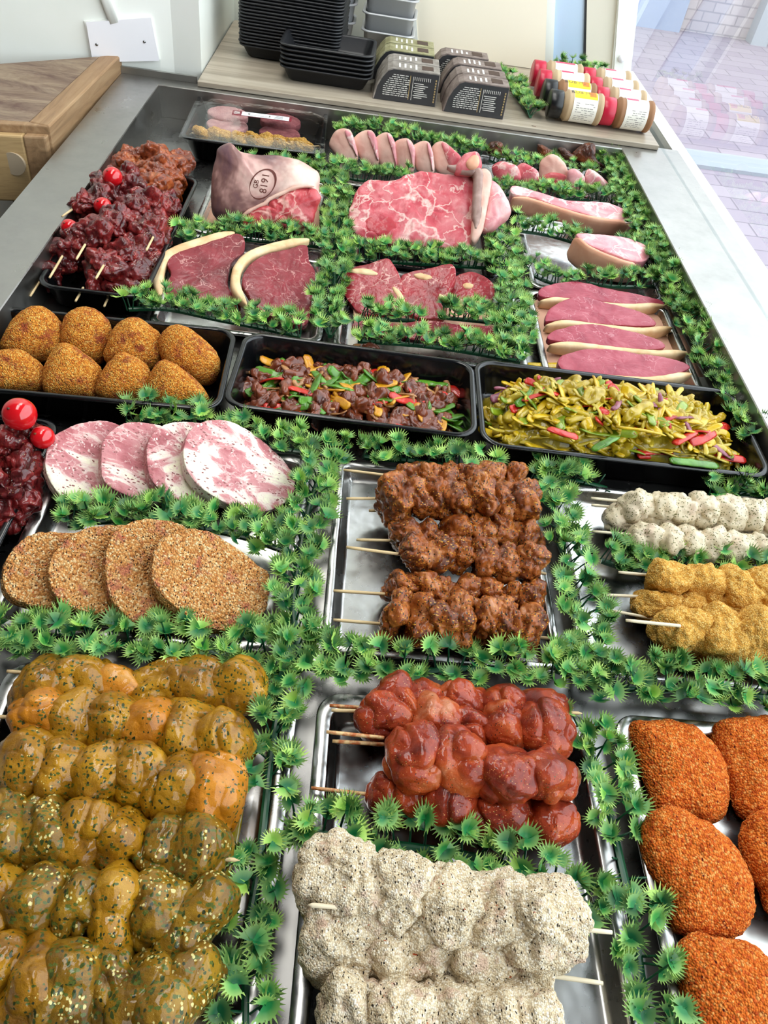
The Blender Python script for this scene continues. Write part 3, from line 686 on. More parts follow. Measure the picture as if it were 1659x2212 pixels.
for i in range(4):
    k, cm, cn = spec[i]
    jar(pj[0] - .012 - .004 * i, yj + .066 * i, .111, r, cm, k, 'seasoning jar with %s cap and %s label, %s in the left row' % (cn, 'yellow' if k == 'yellow' else 'pink', LB[i]), i % 3, i)
for i in range(4):
    jar(pj[0] + .100 - .003 * i, yj + .066 * i, .108, r, M_REDC, 'pink', 'seasoning jar with red cap beside the glass, %s in the right row' % LB[i], 1 if i == 0 else 0, i + 9)

# film-wrapped pack of burgers and kebabs
v0 = [G(*q, .048) for q in ((428, 192), (712, 228), (697, 335), (395, 296))]; pc = sum(v0) / 4
w_ = (np.linalg.norm(v0[1] - v0[0]) + np.linalg.norm(v0[2] - v0[3])) / 2; d_ = (np.linalg.norm(v0[3] - v0[0]) + np.linalg.norm(v0[2] - v0[1])) / 2
ang = math.atan2(v0[1][1] - v0[0][1], v0[1][0] - v0[0][0]); PA = pc; PAang = ang
th = thing('meat_pack', 'film-wrapped black tray of burgers and skewers with white price label', 'meat pack', (pc[0], pc[1], .0015))
mk('pack_tray', *tray_vf(w_, d_, .004, .048, .022, .014, .007, .0012, (pc[0], pc[1]), ang), M_BLACK, th)
M_FILM = bpy.data.materials.new('clear_film'); M_FILM.use_nodes = True; nt = M_FILM.node_tree; nt.nodes.clear()
out = nt.nodes.new('ShaderNodeOutputMaterial'); mx = nt.nodes.new('ShaderNodeMixShader'); tr = nt.nodes.new('ShaderNodeBsdfTransparent'); gl = nt.nodes.new('ShaderNodeBsdfGlossy'); gl.inputs['Roughness'].default_value = .08
lw = nt.nodes.new('ShaderNodeLayerWeight'); lw.inputs[0].default_value = .30; pw = nt.nodes.new('ShaderNodeMath'); pw.operation = 'MULTIPLY_ADD'; pw.inputs[1].default_value = .35; pw.inputs[2].default_value = .06; nt.links.new(lw.outputs['Facing'], pw.inputs[0]); nb_ = nt.nodes.new('ShaderNodeBump'); nz = nt.nodes.new('ShaderNodeTexNoise'); nz.inputs['Scale'].default_value = 45; nb_.inputs['Strength'].default_value = .5; nb_.inputs['Distance'].default_value = .003
tc = nt.nodes.new('ShaderNodeTexCoord'); nt.links.new(tc.outputs['Object'], nz.inputs[0]); nt.links.new(nz.outputs[0], nb_.inputs['Height']); nt.links.new(nb_.outputs[0], gl.inputs['Normal'])
nt.links.new(pw.outputs[0], mx.inputs[0]); nt.links.new(tr.outputs[0], mx.inputs[1]); nt.links.new(gl.outputs[0], mx.inputs[2]); nt.links.new(mx.outputs[0], out.inputs[0])
def PK(u, v, z=0):   # pack coordinates, u right, v back
    return np.array([pc[0] + u * math.cos(ang) - v * math.sin(ang), pc[1] + u * math.sin(ang) + v * math.cos(ang), z])
NX, NY = 24, 16; V = []; 
for j in range(NY + 1):
    for i in range(NX + 1):
        u = (i / NX - .5); v = (j / NY - .5); q = PK(u * (w_ + .002), v * (d_ + .002)); e = min(.5 - abs(u), .5 - abs(v))
        V.append((q[0], q[1], .049 + .004 * min(1, e * 8)))
F = [(j * (NX + 1) + i, j * (NX + 1) + i + 1, (j + 1) * (NX + 1) + i + 1, (j + 1) * (NX + 1) + i) for j in range(NY) for i in range(NX)]
o = mk('cling_film', V, F, M_FILM, th)
def PR(u0, u1, v0_, v1_, z, h): # small flat box in pack coords
    P = [PK(u, v, z + k) for k in (0, h) for u, v in ((u0, v0_), (u1, v0_), (u1, v1_), (u0, v1_))]
    return P, [(3, 2, 1, 0), (4, 5, 6, 7), (0, 1, 5, 4), (1, 2, 6, 5), (2, 3, 7, 6), (3, 0, 4, 7)]
M_MAR = mat('maroon_label', '#7a1a2c', .4)
lb = mk('price_label', *PR(-.052, .062, -.004, .018, .0536, .0004), M_MAR, th, False)
mk('label_paper', *PR(-.034, .057, -.003, .017, .0541, .0003), mat('white_label', '#e6ebf0', .4), th, False)
mk('label_logo', *join([PR(-.049, -.037, .002, .004, .0541, .0003), PR(-.050, -.038, .007, .010, .0541, .0003), PR(-.048, -.038, .012, .0135, .0541, .0003)]), M_INK, th, False)
mk('label_print', *join([PR(-.022, -.018, .004, .011, .0545, .0002), PR(-.019, .021, .0025, .0032, .0545, .0002), PR(.018, .021, .004, .011, .0545, .0002)] + [PR(.028 + .001 * k, .045, .001 + .003 * k, .0018 + .003 * k, .0545, .0002) for k in range(5)]), mat_print, th, False)
M_PB = meat('packed_burger', [(.3, '#b98282'), (.55, '#cb9896'), (.75, '#dab0aa')], 70, 4, .3, .6, 0, bump=(.8, .002, 400))
M_PB2 = meat('packed_dark_burger', [(.3, '#7a4044'), (.55, '#935458'), (.75, '#a86c6c')], 70, 4, .3, .6, 0, bump=(.8, .002, 400))
for (u, v, m, l) in ((-.066, .046, M_PB, 'pale pink burger at the back left of the wrapped pack'), (.038, .044, M_PB2, 'pink burger at the back right of the wrapped pack'),
                     (-.062, .006, M_PB, 'pale pink burger at the front left of the wrapped pack'), (.04, -.004, M_PB2, 'dark red burger at the front right of the wrapped pack')):
    c = PK(u, v, .026 if v < .02 else .033); O = [(c[0] + .040 * math.cos(a), c[1] + .036 * math.sin(a), c[2]) for a in np.linspace(0, 2 * math.pi, 12, endpoint=False)]
    solo('burger', *inflate(O, c, (0, 0, 1), .008, .011, 5, 60, 20, lambda V: .0006 * vn(V, 500), world=True), m, l, 'burger', 'burgers in the wrapped pack')

# ------------------------------------------------------------------ meat trays
def tray_px(label, q, zf, zr, m, r=.02, rim=.009, slope=.006, cat='meat tray', name='steel_tray'):
    P = [G(x, y, zr) for x, y in q]; c = sum(P) / 4
    w = (np.linalg.norm(P[1] - P[0]) + np.linalg.norm(P[2] - P[3])) / 2; d = (np.linalg.norm(P[3] - P[0]) + np.linalg.norm(P[2] - P[1])) / 2
    a = math.atan2(P[1][1] - P[0][1] + P[2][1] - P[3][1], P[1][0] - P[0][0] + P[2][0] - P[3][0])
    v, f = tray_vf(w, d, zf, zr, r, slope, rim, .001, (c[0], c[1]), a); 
    return solo(name, v, f, m, label, cat)
def tray_w(label, x0, x1, y0, y1, zf, zr, m, r=.02, rim=.009, slope=.006, name='steel_tray', ang=0):
    v, f = tray_vf(x1 - x0, y1 - y0, zf, zr, r, slope, rim, .001, ((x0 + x1) / 2, (y0 + y1) / 2), ang)
    return solo(name, v, f, m, label, 'meat tray')
SZ = .0022
tray_w('shiny steel tray under the yellow chicken skewers', -.252, -.008, .096, .356, SZ, .020, M_TRAY, .022, .012)
tray_w('shiny steel tray under the red and the white crusted skewers', .008, .247, .062, .350, SZ, .020, M_TRAY, .022, .012)
tray_w('shiny steel tray under the orange breaded cutlets', .268, .515, .07, .352, SZ, .020, M_TRAY, .022, .012)
tray_w('steel tray under the brown marinated skewers', .006, .232, .392, .652, SZ, .018, M_TRAY, .012, .008)
tray_w('steel tray under the pale herb and golden crumbed skewers', .250, .515, .392, .652, SZ, .018, M_TRAY, .02, .008)
tray_w('steel tray under the two rows of burgers', -.292, -.022, .385, .652, SZ, .018, M_TRAY, .02, .012)
tray_w('black tray of beef skewers cut off at the left edge', -.395, -.300, .385, .655, SZ, .030, M_BLACK, .02, .006, name='black_tray')
tray_px('black tray holding the orange spiced crumbed joints', ((-40, 655), (512, 712), (478, 885), (-90, 838)), SZ, .045, M_BLACK, .026, .006, .010, name='black_tray')
tray_px('black tray holding the beef and pepper stir fry', ((520, 712), (1022, 780), (1036, 947), (488, 875)), SZ, .045, M_BLACK, .026, .006, .010, name='black_tray')
tray_px('black tray holding the yellow curried pepper stir fry', ((1032, 772), (1598, 845), (1660, 1030), (1030, 960)), SZ, .045, M_BLACK, .026, .006, .010, name='black_tray')
tray_w('long black tray holding the dark beef skewers', -.412, -.268, .905, 1.30, SZ, .040, M_BLACK, .026, .006, .010, name='black_tray')
tray_w('steel tray under the stamped lamb leg', -.258, -.045, 1.15, 1.40, SZ, .018, M_TRAY, .02, .009)
tray_w('steel tray under the two rump steaks', -.262, -.03, .88, 1.145, SZ, .018, M_TRAY, .02, .009)
tray_w('black tray under the large shoulder joint', .0, .235, 1.11, 1.40, SZ, .022, M_BLACK, .02, .008, name='black_tray')
tray_w('steel tray under the red marbled steaks', -.015, .255, .87, 1.105, SZ, .018, M_TRAY, .02, .009)
tray_w('steel tray under the row of sirloin steaks', .275, .505, .855, 1.10, SZ, .018, M_TRAY, .02, .009)
tray_w('steel tray under the pork joint', .285, .508, 1.108, 1.37, SZ, .018, M_TRAY, .02, .009)
tray_w('steel tray under the row of upright chops', -.045, .20, 1.405, 1.64, SZ, .018, M_TRAY, .02, .009)
tray_w('steel tray under the small chops and dark joints', .215, .515, 1.385, 1.64, SZ, .018, M_TRAY, .02, .009)
def paper(label, q, z):
    P = [G(x, y, z) for x, y in q]; n = 10; V = []
    for j in range(n + 1):
        for i in range(n + 1):
            s, t_ = i / n, j / n; p = (P[0] * (1 - s) + P[1] * s) * (1 - t_) + (P[3] * (1 - s) + P[2] * s) * t_; V.append(p)
    V = np.array(V); V[:, 2] += .0015 * vn(V, 30, 3)
    F = [(j * (n + 1) + i, j * (n + 1) + i + 1, (j + 1) * (n + 1) + i + 1, (j + 1) * (n + 1) + i) for j in range(n) for i in range(n)]
    o = solo('butcher_paper', V, F, M_PAPER, label, 'paper'); s = o.modifiers.new('thickness', 'SOLIDIFY'); s.thickness = .0004
paper('pink butcher paper under the sirloin steaks', ((1143, 636), (1440, 655), (1520, 815), (1170, 795)), .008)
paper('pink butcher paper under the lamb leg', ((458, 388), (690, 400), (690, 505), (445, 480)), .008)
paper('pink butcher paper under the marbled steaks', ((760, 600), (1060, 620), (1075, 720), (765, 705)), .008)
# ------------------------------------------------------------------ skewers
def crease(V, s, seed):
    W_ = V + .25 / s * np.stack([vn(V, s * 1.3, seed + 1), vn(V, s * 1.3, seed + 2), vn(V, s * 1.3, seed + 3)], 1)
    return -(1 - np.clip(np.abs(vn(W_, s, seed)) * 3.2, 0, 1)) ** 1.6
STY = {
 # k, jitter, lump, lump_scale, crease, crumb amp, crumb cells, along factor
 'yellow': dict(m=[M_YEL, M_YEL, M_YEL, M_YEL2], k=2.8, jit=.8, lump=.15, ls=34, cr=.008, ca=0, cc=1, al=.86, sub=6),
 'green':  dict(m=[M_YEL3, M_YEL3, M_YEL], k=2.8, jit=.8, lump=.17, ls=34, cr=.010, ca=.0003, cc=500, al=.78, sub=6),
 'red':    dict(m=[M_RED], k=2.5, jit=.8, lump=.17, ls=36, cr=.012, ca=.0002, cc=900, al=.8, sub=6),
 'white':  dict(m=[M_WCR], k=2.4, jit=.5, lump=.24, ls=42, cr=.008, ca=.0011, cc=330, al=.92, sub=6),
 'brown':  dict(m=[M_BRN], k=3.4, jit=.6, lump=.26, ls=62, cr=.010, ca=.0003, cc=500, al=.62, sub=5),
 'herb':   dict(m=[M_HRB], k=2.4, jit=.6, lump=.26, ls=60, cr=.008, ca=.0004, cc=600, al=.72, sub=4),
 'gold':   dict(m=[M_CRM], k=2.2, jit=.5, lump=.24, ls=50, cr=.006, ca=.0006, cc=600, al=.85, sub=5),
 'beef':   dict(m=[M_BEEF], k=2.8, jit=1.0, lump=.34, ls=58, cr=.012, ca=0, cc=1, al=.55, sub=5),
 'beef2':  dict(m=[M_BEEF2], k=3.2, jit=.6, lump=.26, ls=55, cr=.010, ca=0, cc=1, al=.55, sub=5),
}
def stick_vf(a, b, r=.0016, point=False):
    a, b = np.array(a), np.array(b)
    P = [a, a + (b - a) * .02, a + (b - a) * .85, b]
    return tube(P, [r * .8, r, r, r * (.15 if point else .85)], 8)
def kebab(label, group, a, b, z, n, rpx, sty, sticks=(), seed=0, name='meat_skewer', zmin=.003, dz=0, cat='skewer', stickm=None, rr=None, arch=0):
    rnd = random.Random(seed * 13 + 5); s = STY[sty]
    A = G(*a, z); B = G(*b, z + dz); B[2] = z + dz
    rm = rpx * mpp((A + B) / 2) if rr is None else rr
    ax = unit(B - A); L = np.linalg.norm(B - A); th = thing(name, label, cat, (*((A + B) / 2)[:2], max(0.0, min(z - rm, z))), group)
    pitch = L / n; F0 = frame(ax)
    for i in range(n):
        t = (i + .5) / n; c = A + (B - A) * t + F0 @ np.array([0, rnd.uniform(-.12, .12) * rm, rnd.uniform(-.1, .14) * rm]); 
        R = F0 @ rotm((0, 0, 1), rnd.uniform(-1, 1) * s['jit']) @ rotm((0, 1, 0), rnd.uniform(-1, 1) * s['jit']) @ rotm((1, 0, 0), rnd.uniform(0, 3.1))
        rv = rnd.uniform(.8, 1.15); rad = (pitch * s['al'] * rnd.uniform(.85, 1.15), rm * rv, rm * (rnd.uniform(.78, 1.02) if sty != 'beef' else rnd.uniform(.6, 1.0)))
        sd = rnd.randrange(9999); mn = min(rad)
        def disp(V, sd=sd, rm=rm):
            h = s['lump'] * rm * fbm(V, s['ls'], sd, 3) * 1.4 + s['cr'] * crease(V, s['ls'] * .8, sd + 7) * .35 + (.0007 if sty in ('red', 'yellow', 'green') else .0016) * crease(V, s['ls'] * 2.2, sd + 9) + (.014 if sty in ('red', 'yellow', 'green') else .05) * rm * vn(V, s['ls'] * 3.5, sd + 11)
            if s['ca']: h = h + (s['ca'] * (1 - wor(V, s['cc'], sd % 7)) + s['ca'] * 1.6 * fbm(V, s['cc'] * .3, sd % 5, 2)) * np.clip(.75 + fbm(V, 60, sd % 9, 2) * 1.6, .1, 1.5)
            return h
        v, f = blob(c, rad, R, s['k'], s['sub'], disp, zmin)
        mk('meat_piece', v, f, s['m'][rnd.randrange(len(s['m']))], th)
    for st in sticks:
        (x0, y0), (x1, y1) = st[0], st[1]; zz = st[2] if len(st) > 2 else z
        v, f = stick_vf(G(x1, y1, zz), G(x0, y0, zz), .0016, len(st) > 3); mk('wooden_stick', v, f, stickm or M_STICK, th)
    return th

g = 'yellow herb chicken skewers'
Y = [((50, 1480), (545, 1492), .030, 6, 62, [((15, 1450), (75, 1455))], 'yellow herb chicken skewer, farthest of the row, tucked under the garland'),
     ((55, 1548), (520, 1605), .033, 6, 68, [((-30, 1547), (70, 1552))], 'yellow herb chicken skewer, second from the far end of its steel tray'),
     ((30, 1655), (500, 1715), .036, 6, 80, [((-30, 1614), (60, 1624)), ((508, 1724), (470, 1716), .036, 1)], 'yellow herb chicken skewer dusted with pale crumbs, third from the far end'),
     ((-25, 1790), (470, 1850), .036, 6, 82, [((-40, 1776), (25, 1783)), ((518, 1859), (430, 1850), .040, 1)], 'yellow herb chicken skewer whose pointed stick end sticks out at the right'),
     ((-30, 1935), (455, 1985), .038, 6, 92, [], 'greenish yellow herb chicken skewer, second nearest in its steel tray'),
     ((-40, 2095), (425, 2150), .040, 6, 100, [((448, 2132), (400, 2126), .03, 1)], 'yellow herb chicken skewer nearest the bottom left corner of the picture')]
for i, (a, b, z, n, r, st, l) in enumerate(Y): kebab(l, g, a, b, z, n, r, 'yellow' if i < 3 else 'green', st, 11 + i)
# herb marinade oil pooled in the tray
M_OIL = mat('yellow_oil', '#b8a010', .08, coat=.5)
v, f = inflate([(500, 1560), (535, 1640), (525, 1760), (500, 1880), (470, 1960), (440, 1900), (450, 1700)], G(490, 1750, .0028), (0, 0, 1), .0012, .0008, 3, 64, 12)
tag(recenter(mk('oil_pool', v, f, M_OIL)), 'yellow marinade oil pooled in the steel tray beside the skewers', 'oil', None, 'stuff')

g = 'red spiced chicken skewers'
kebab('red spiced chicken skewer, farthest of the four, against the garland', g, (800, 1508), (1210, 1530), .030, 5, 54, 'red', [((712, 1524), (800, 1530), .03)], 31, stickm=M_STICKO)
kebab('red spiced chicken skewer, second from the far end of the red ones', g, (800, 1545), (1215, 1585), .034, 5, 60, 'red', [((716, 1534), (790, 1537), .034), ((1258, 1541), (1200, 1540), .034, 1)], 32, stickm=M_STICK)
kebab('red spiced chicken skewer lying on top of the others', g, (850, 1628), (1225, 1690), .052, 4, 76, 'red', [((705, 1581), (830, 1594), .046), ((718, 1601), (830, 1608), .038)], 33, stickm=M_STICKO)
kebab('red spiced chicken skewer nearest the white crusted ones', g, (830, 1700), (1225, 1772), .026, 4, 68, 'red', [((672, 1702), (815, 1718), .026)], 34, stickm=M_STICKO)
g = 'white crusted chicken skewers'
kebab('white crusted chicken skewer lying on top at the far end', g, (700, 1905), (1210, 2005), .056, 5, 96, 'white', [((665, 1955), (730, 1959), .075, 1), ((1322, 2014), (1180, 2000), .056)], 41, stickm=M_STICKP)
kebab('white crusted chicken skewer in the middle, below the top one', g, (700, 2035), (1160, 2095), .034, 5, 98, 'white', [((1302, 2124), (1150, 2102), .034)], 42, stickm=M_STICKP)
kebab('white crusted chicken skewer at the bottom edge of the picture', g, (720, 2190), (1180, 2225), .044, 5, 95, 'white', [((1320, 2255), (1150, 2235), .044)], 43, stickm=M_STICKP)

g = 'brown marinated pork skewers'
Bn = [((850, 1030), (1130, 1045), .026, 6, 36, [((742, 1015), (860, 1030), .030)], 'brown marinated pork skewer, farthest in the flat steel tray'),
      ((830, 1080), (1155, 1090), .042, 7, 48, [((748, 1077), (845, 1077), .038), ((797, 1103), (840, 1103), .022)], 'brown marinated pork skewer lying highest, second from the far end'),
      ((850, 1165), (1160, 1150), .024, 6, 42, [((770, 1166), (860, 1168), .026), ((1185, 1150), (1150, 1150), .02)], 'brown marinated pork skewer, third from the far end, half covered'),
      ((870, 1185), (1165, 1225), .044, 6, 44, [((748, 1182), (885, 1200), .044), ((1180, 1240), (1140, 1232), .03)], 'brown marinated pork skewer across the middle of the pile'),
      ((840, 1270), (1165, 1300), .030, 7, 42, [((720, 1276), (840, 1284), .028)], 'brown marinated pork skewer, second nearest in the flat steel tray'),
      ((830, 1335), (1160, 1355), .034, 7, 56, [((720, 1339), (840, 1349), .028), ((1196, 1380), (1140, 1374), .016)], 'brown marinated pork skewer nearest the garland')]
for i, (a, b, z, n, r, st, l) in enumerate(Bn): kebab(l, g, a, b, z, n, r, 'brown', st, 51 + i)
g = 'pale herb chicken skewers'
kebab('pale herb chicken skewer, farther one on top', g, (1345, 1090), (1690, 1122), .040, 7, 38, 'herb', [((1277, 1076), (1375, 1086), .040)], 61, stickm=M_STICKP)
kebab('pale herb chicken skewer half hidden under the farther one', g, (1310, 1118), (1660, 1150), .022, 7, 30, 'herb', [((1278, 1091), (1330, 1096), .026)], 62, stickm=M_STICKP)
kebab('pale herb chicken skewer nearest the golden crumbed ones', g, (1370, 1165), (1700, 1190), .030, 7, 38, 'herb', [((1280, 1148), (1400, 1158), .030)], 63, stickm=M_STICKP)
g = 'golden crumbed chicken skewers'
kebab('golden crumbed chicken skewer, farthest of the golden ones', g, (1410, 1250), (1690, 1290), .036, 4, 52, 'gold', [((1336, 1236), (1420, 1244), .036)], 71, stickm=M_STICKP)
kebab('golden crumbed chicken skewer underneath the others', g, (1390, 1305), (1690, 1360), .020, 5, 42, 'gold', [((1304, 1285), (1390, 1289), .024), ((1325, 1320), (1420, 1338), .022)], 72, stickm=M_STICKP)
kebab('golden crumbed chicken skewer nearest the garland', g, (1440, 1352), (1720, 1400), .040, 4, 66, 'gold', [((1352, 1340), (1470, 1352), .062)], 73, stickm=M_STICKP)

# dark beef skewers in the long black tray (sticks point at the near left)
g = 'dark glazed beef skewers'
BF = [((85, 605), (215, 520), .024, 4, 36, [((65, 640), (92, 598), .030)], 'dark glazed beef skewer at the near left corner of the long tray'),
      ((130, 545), (270, 470), .045, 5, 40, [((107, 600), (135, 553), .052)], 'dark glazed beef skewer lying over the near left corner'),
      ((185, 520), (330, 430), .062, 5, 40, [((165, 560), (184, 528), .075)], 'dark glazed beef skewer at the top middle of the heap'),
      ((215, 590), (335, 500), .045, 4, 42, [((207, 602), (224, 573), .070)], 'dark glazed beef skewer with a round folded end near the front'),
      ((190, 625), (310, 560), .022, 4, 36, [((163, 651), (180, 621), .030)], 'dark glazed beef skewer lowest at the front edge of the tray'),
      ((250, 640), (330, 560), .022, 3, 34, [((225, 662), (235, 640), .026)], 'dark glazed beef skewer at the near right corner of the tray'),
      ((165, 455), (300, 400), .055, 5, 38, [((134, 468), (162, 448), .060)], 'dark glazed beef skewer on the left side halfway along the tray'),
      ((200, 430), (345, 420), .030, 5, 38, [], 'dark glazed beef skewer buried in the middle of the heap'),
      ((320, 540), (365, 430), .040, 5, 36, [((316, 541), (331, 512), .062)], 'dark glazed beef skewer along the right side of the heap'),
      ((200, 410), (290, 385), .060, 3, 36, [], 'dark glazed beef skewer behind the cherry tomato')]
for i, (a, b, z, n, r, st, l) in enumerate(BF): kebab(l, g, a, b, z, n, r, 'beef', st, 81 + i)
g = 'brown glazed pork skewers'
kebab('brown glazed skewer standing up at the far end of the long tray', g, (332, 425), (350, 335), .050, 4, 34, 'beef2', [((325, 416), (330, 395), .055)], 96)
kebab('brown glazed skewer at the far left of the long tray', g, (270, 372), (305, 345), .036, 2, 32, 'beef2', [], 97)
kebab('brown glazed skewer at the far right beside the lamb leg tray', g, (360, 420), (388, 345), .038, 4, 30, 'beef2', [((302, 437), (314, 418), .045)], 98)
kebab('brown glazed skewer half hidden behind the dark beef', g, (285, 430), (310, 380), .030, 3, 30, 'beef2', [], 99)
g = 'skewers in the wrapped pack'
kebab('pale golden skewer at the left inside the wrapped pack', g, (420, 286), (560, 303), .034, 5, 15, 'gold', [((407, 287), (425, 288), .034)], 105)
kebab('pale golden skewer at the right inside the wrapped pack', g, (560, 303), (672, 318), .034, 4, 16, 'gold', [((698, 315), (660, 317), .036)], 106)
# beef skewers cut off at the left edge
g = 'dark beef skewers at the left edge'
kebab('dark glazed beef skewer at the left picture edge, upper one', g, (-60, 1000), (60, 925), .050, 4, 55, 'beef', [], 101)
kebab('dark glazed beef skewer at the left picture edge, middle one', g, (-60, 1060), (75, 1010), .040, 4, 55, 'beef', [], 102)
kebab('dark glazed beef skewer at the left picture edge, lower one', g, (-60, 1130), (50, 1085), .026, 4, 55, 'beef', [], 103)
def tomato(px, py, z, r, l):
    c = G(px, py, z); th = thing('cherry_tomato', l, 'tomato', (c[0], c[1], z - r))
    v, f = blob(c, (r, r, r * .97), np.eye(3), 2.05, 4, lambda V: .0002 * vn(V, 120)); mk('fruit', v, f, M_TOM, th)
    e = c + unit(np.array([-.3, -.5, .8])) * r; v, f = blob(e, (.0016, .0016, .0008), np.eye(3), 2, 2); mk('stalk_scar', v, f, M_CHAR, th)
tomato(42, 895, .082, .0165, 'round red cherry tomato on the beef at the left picture edge')
tomato(92, 945, .058, .012, 'red cherry tomato peeking out behind the left edge beef skewers')
tomato(243, 382, .082, .0145, 'red cherry tomato on top of the heap of dark beef skewers')
tomato(222, 446, .066, .013, 'red cherry tomato half buried in the middle of the dark beef')
tomato(150, 492, .062, .012, 'red cherry tomato half buried at the left side of the dark beef')

# ------------------------------------------------------------------ shaped meats
def sc(pts, s, ox, oy): return [(x / s + ox, y / s + oy) for x, y in pts]
def tocam(p): return unit(CAMP - p)
def crumbd(amp, cells, lump=.0012, ls=60):
    return lambda V: lump * fbm(V, ls, 3, 2) + amp * (1 - wor(V, cells, 2)) + amp * .8 * fbm(V, cells * .4, 5, 2)

J = [[(5, 700), (40, 600), (120, 535), (190, 530), (260, 590), (270, 640), (250, 740), (150, 760), (60, 750)],
     [(265, 690), (270, 600), (300, 550), (370, 530), (430, 550), (480, 610), (480, 700), (430, 770), (330, 760)],
     [(450, 740), (480, 640), (540, 580), (600, 580), (660, 620), (695, 660), (690, 760), (620, 800), (500, 790)],
     [(690, 720), (700, 640), (760, 605), (840, 640), (900, 690), (950, 760), (940, 830), (880, 860), (740, 800)],
     [(-70, 800), (-20, 725), (80, 712), (150, 750), (195, 800), (190, 880), (100, 900), (-60, 890)],
     [(190, 890), (195, 780), (260, 690), (320, 700), (400, 760), (440, 810), (420, 900), (380, 930), (250, 915)],
     [(418, 900), (440, 810), (510, 732), (570, 740), (640, 790), (655, 880), (620, 930), (500, 945)],
     [(635, 900), (660, 800), (700, 758), (760, 780), (850, 850), (905, 920), (880, 950), (760, 965), (650, 935)]]
JL = ['back row, leftmost', 'back row, second from the left', 'back row, third from the left', 'back row, rightmost', 'front row, leftmost', 'front row, second from the left', 'front row, third from the left', 'front row, rightmost']
for i, o_ in enumerate(J):
    q = sc(o_, 1.9988, 0, 400); cx = sum(p[0] for p in q) / len(q); cy = sum(p[1] for p in q) / len(q)
    p = G(cx, cy, .036 if i < 4 else .034); n = unit(tocam(p) * .75 + np.array([0, 0, .25]))
    v, f = inflate(q, p, n, .026, .026, 2.3, 110, 60, crumbd(.0008, 420), zmin=.0035)
    solo('crumbed_joint', v, f, M_JNT, 'small orange spice-crumbed joint in the black tray, %s' % JL[i], 'crumbed joint', 'spice crumbed joints')
CU = [[(480, 490), (580, 472), (700, 480), (860, 540), (990, 680), (1040, 850), (1010, 990), (940, 1065), (800, 1010), (620, 985), (590, 850), (540, 720), (500, 580)],
      [(540, 1160), (600, 1010), (720, 975), (880, 1040), (1010, 1150), (1110, 1290), (1180, 1480), (1160, 1620), (1050, 1715), (860, 1710), (720, 1640), (700, 1500), (600, 1330)],
      [(760, 1760), (860, 1700), (960, 1720), (1100, 1740), (1280, 1850), (1420, 2000), (1450, 2250), (1300, 2400), (950, 2400), (830, 2300), (770, 1960)],
      [(960, 540), (1010, 480), (1200, 460), (1400, 470), (1480, 600), (1480, 900), (1300, 1010), (1140, 1030), (1060, 880), (1000, 700)],
      [(1130, 1130), (1180, 1010), (1350, 1010), (1500, 1100), (1600, 1400), (1500, 1650), (1300, 1590), (1240, 1450), (1140, 1260)]]
CL = ['farthest left, against the garland', 'in the middle of the left column', 'nearest, at the bottom right of the picture', 'farthest, cut off by the right picture edge', 'second from the far end at the right picture edge']
for i, o_ in enumerate(CU):
    q = sc(o_, 2.657, 1180, 1380); z = (.020, .026, .030, .020, .024)[i]; p = G(q[0][0], q[0][1], z)
    v, f = inflate(q, p, unit((.02, -.10, 1)), .020, .016, 2.3, 170, 90, crumbd(.0016, 330, .002, 50), zmin=.0035)
    solo('breaded_cutlet', v, f, M_ORG, 'oval orange breaded cutlet, %s' % CL[i], 'breaded cutlet', 'orange breaded cutlets')
BW = [[(195, 300), (240, 200), (360, 150), (490, 150), (575, 240), (570, 390), (450, 465), (300, 485), (215, 400)],
      [(435, 330), (450, 220), (530, 155), (640, 150), (760, 200), (830, 330), (790, 450), (650, 490), (520, 450), (450, 400)],
      [(640, 360), (635, 240), (700, 160), (820, 145), (940, 180), (1010, 300), (990, 430), (870, 495), (760, 480), (680, 430)],
      [(790, 270), (820, 180), (900, 140), (1010, 150), (1120, 220), (1220, 310), (1272, 400), (1240, 485), (1130, 533), (1000, 505), (880, 440), (810, 360)]]
CR = [[(10, 830), (40, 720), (130, 640), (230, 625), (350, 640), (420, 750), (400, 900), (220, 945), (60, 905)],
      [(210, 800), (240, 700), (350, 615), (460, 595), (580, 610), (660, 720), (650, 890), (540, 965), (380, 965), (250, 905)],
      [(455, 800), (470, 670), (540, 590), (650, 565), (790, 600), (870, 710), (870, 900), (760, 1015), (620, 1020), (500, 935)],
      [(655, 780), (680, 680), (760, 620), (880, 615), (1000, 680), (1100, 760), (1162, 810), (1140, 950), (1060, 1040), (900, 1032), (760, 945), (680, 860)]]
BL_ = ['leftmost', 'second from the left', 'second from the right', 'rightmost, lying on top']
for row, (lst, mt, nm, nm2) in enumerate(((BW, M_WBG, 'thick round pink beef burger streaked with white cheese', 'cheese streaked burgers'), (CR, M_BCR, 'round burger coated in nutty brown crumbs', 'nut crumbed burgers'))):
    for i, o_ in enumerate(lst):
        q = sc(o_, 1.9988, 0, 840); cx = sum(p[0] for p in q) / len(q); cy = sum(p[1] for p in q) / len(q)
        p = G(cx, cy, (.036, .044)[row] + .002 * i); n = unit((.40, -.22, .85))
        dsp = (lambda V: .0010 * fbm(V, 70, 4, 3) + .0004 * vn(V, 500, 2)) if row == 0 else crumbd(.0012, 380, .001, 60)
        v, f = inflate(q, p, n, .0025, .017, 7, 150, 70, dsp, zmin=.0035)
        solo('burger', v, f, mt, '%s, %s in its row' % (nm, BL_[i]), 'burger', nm2)

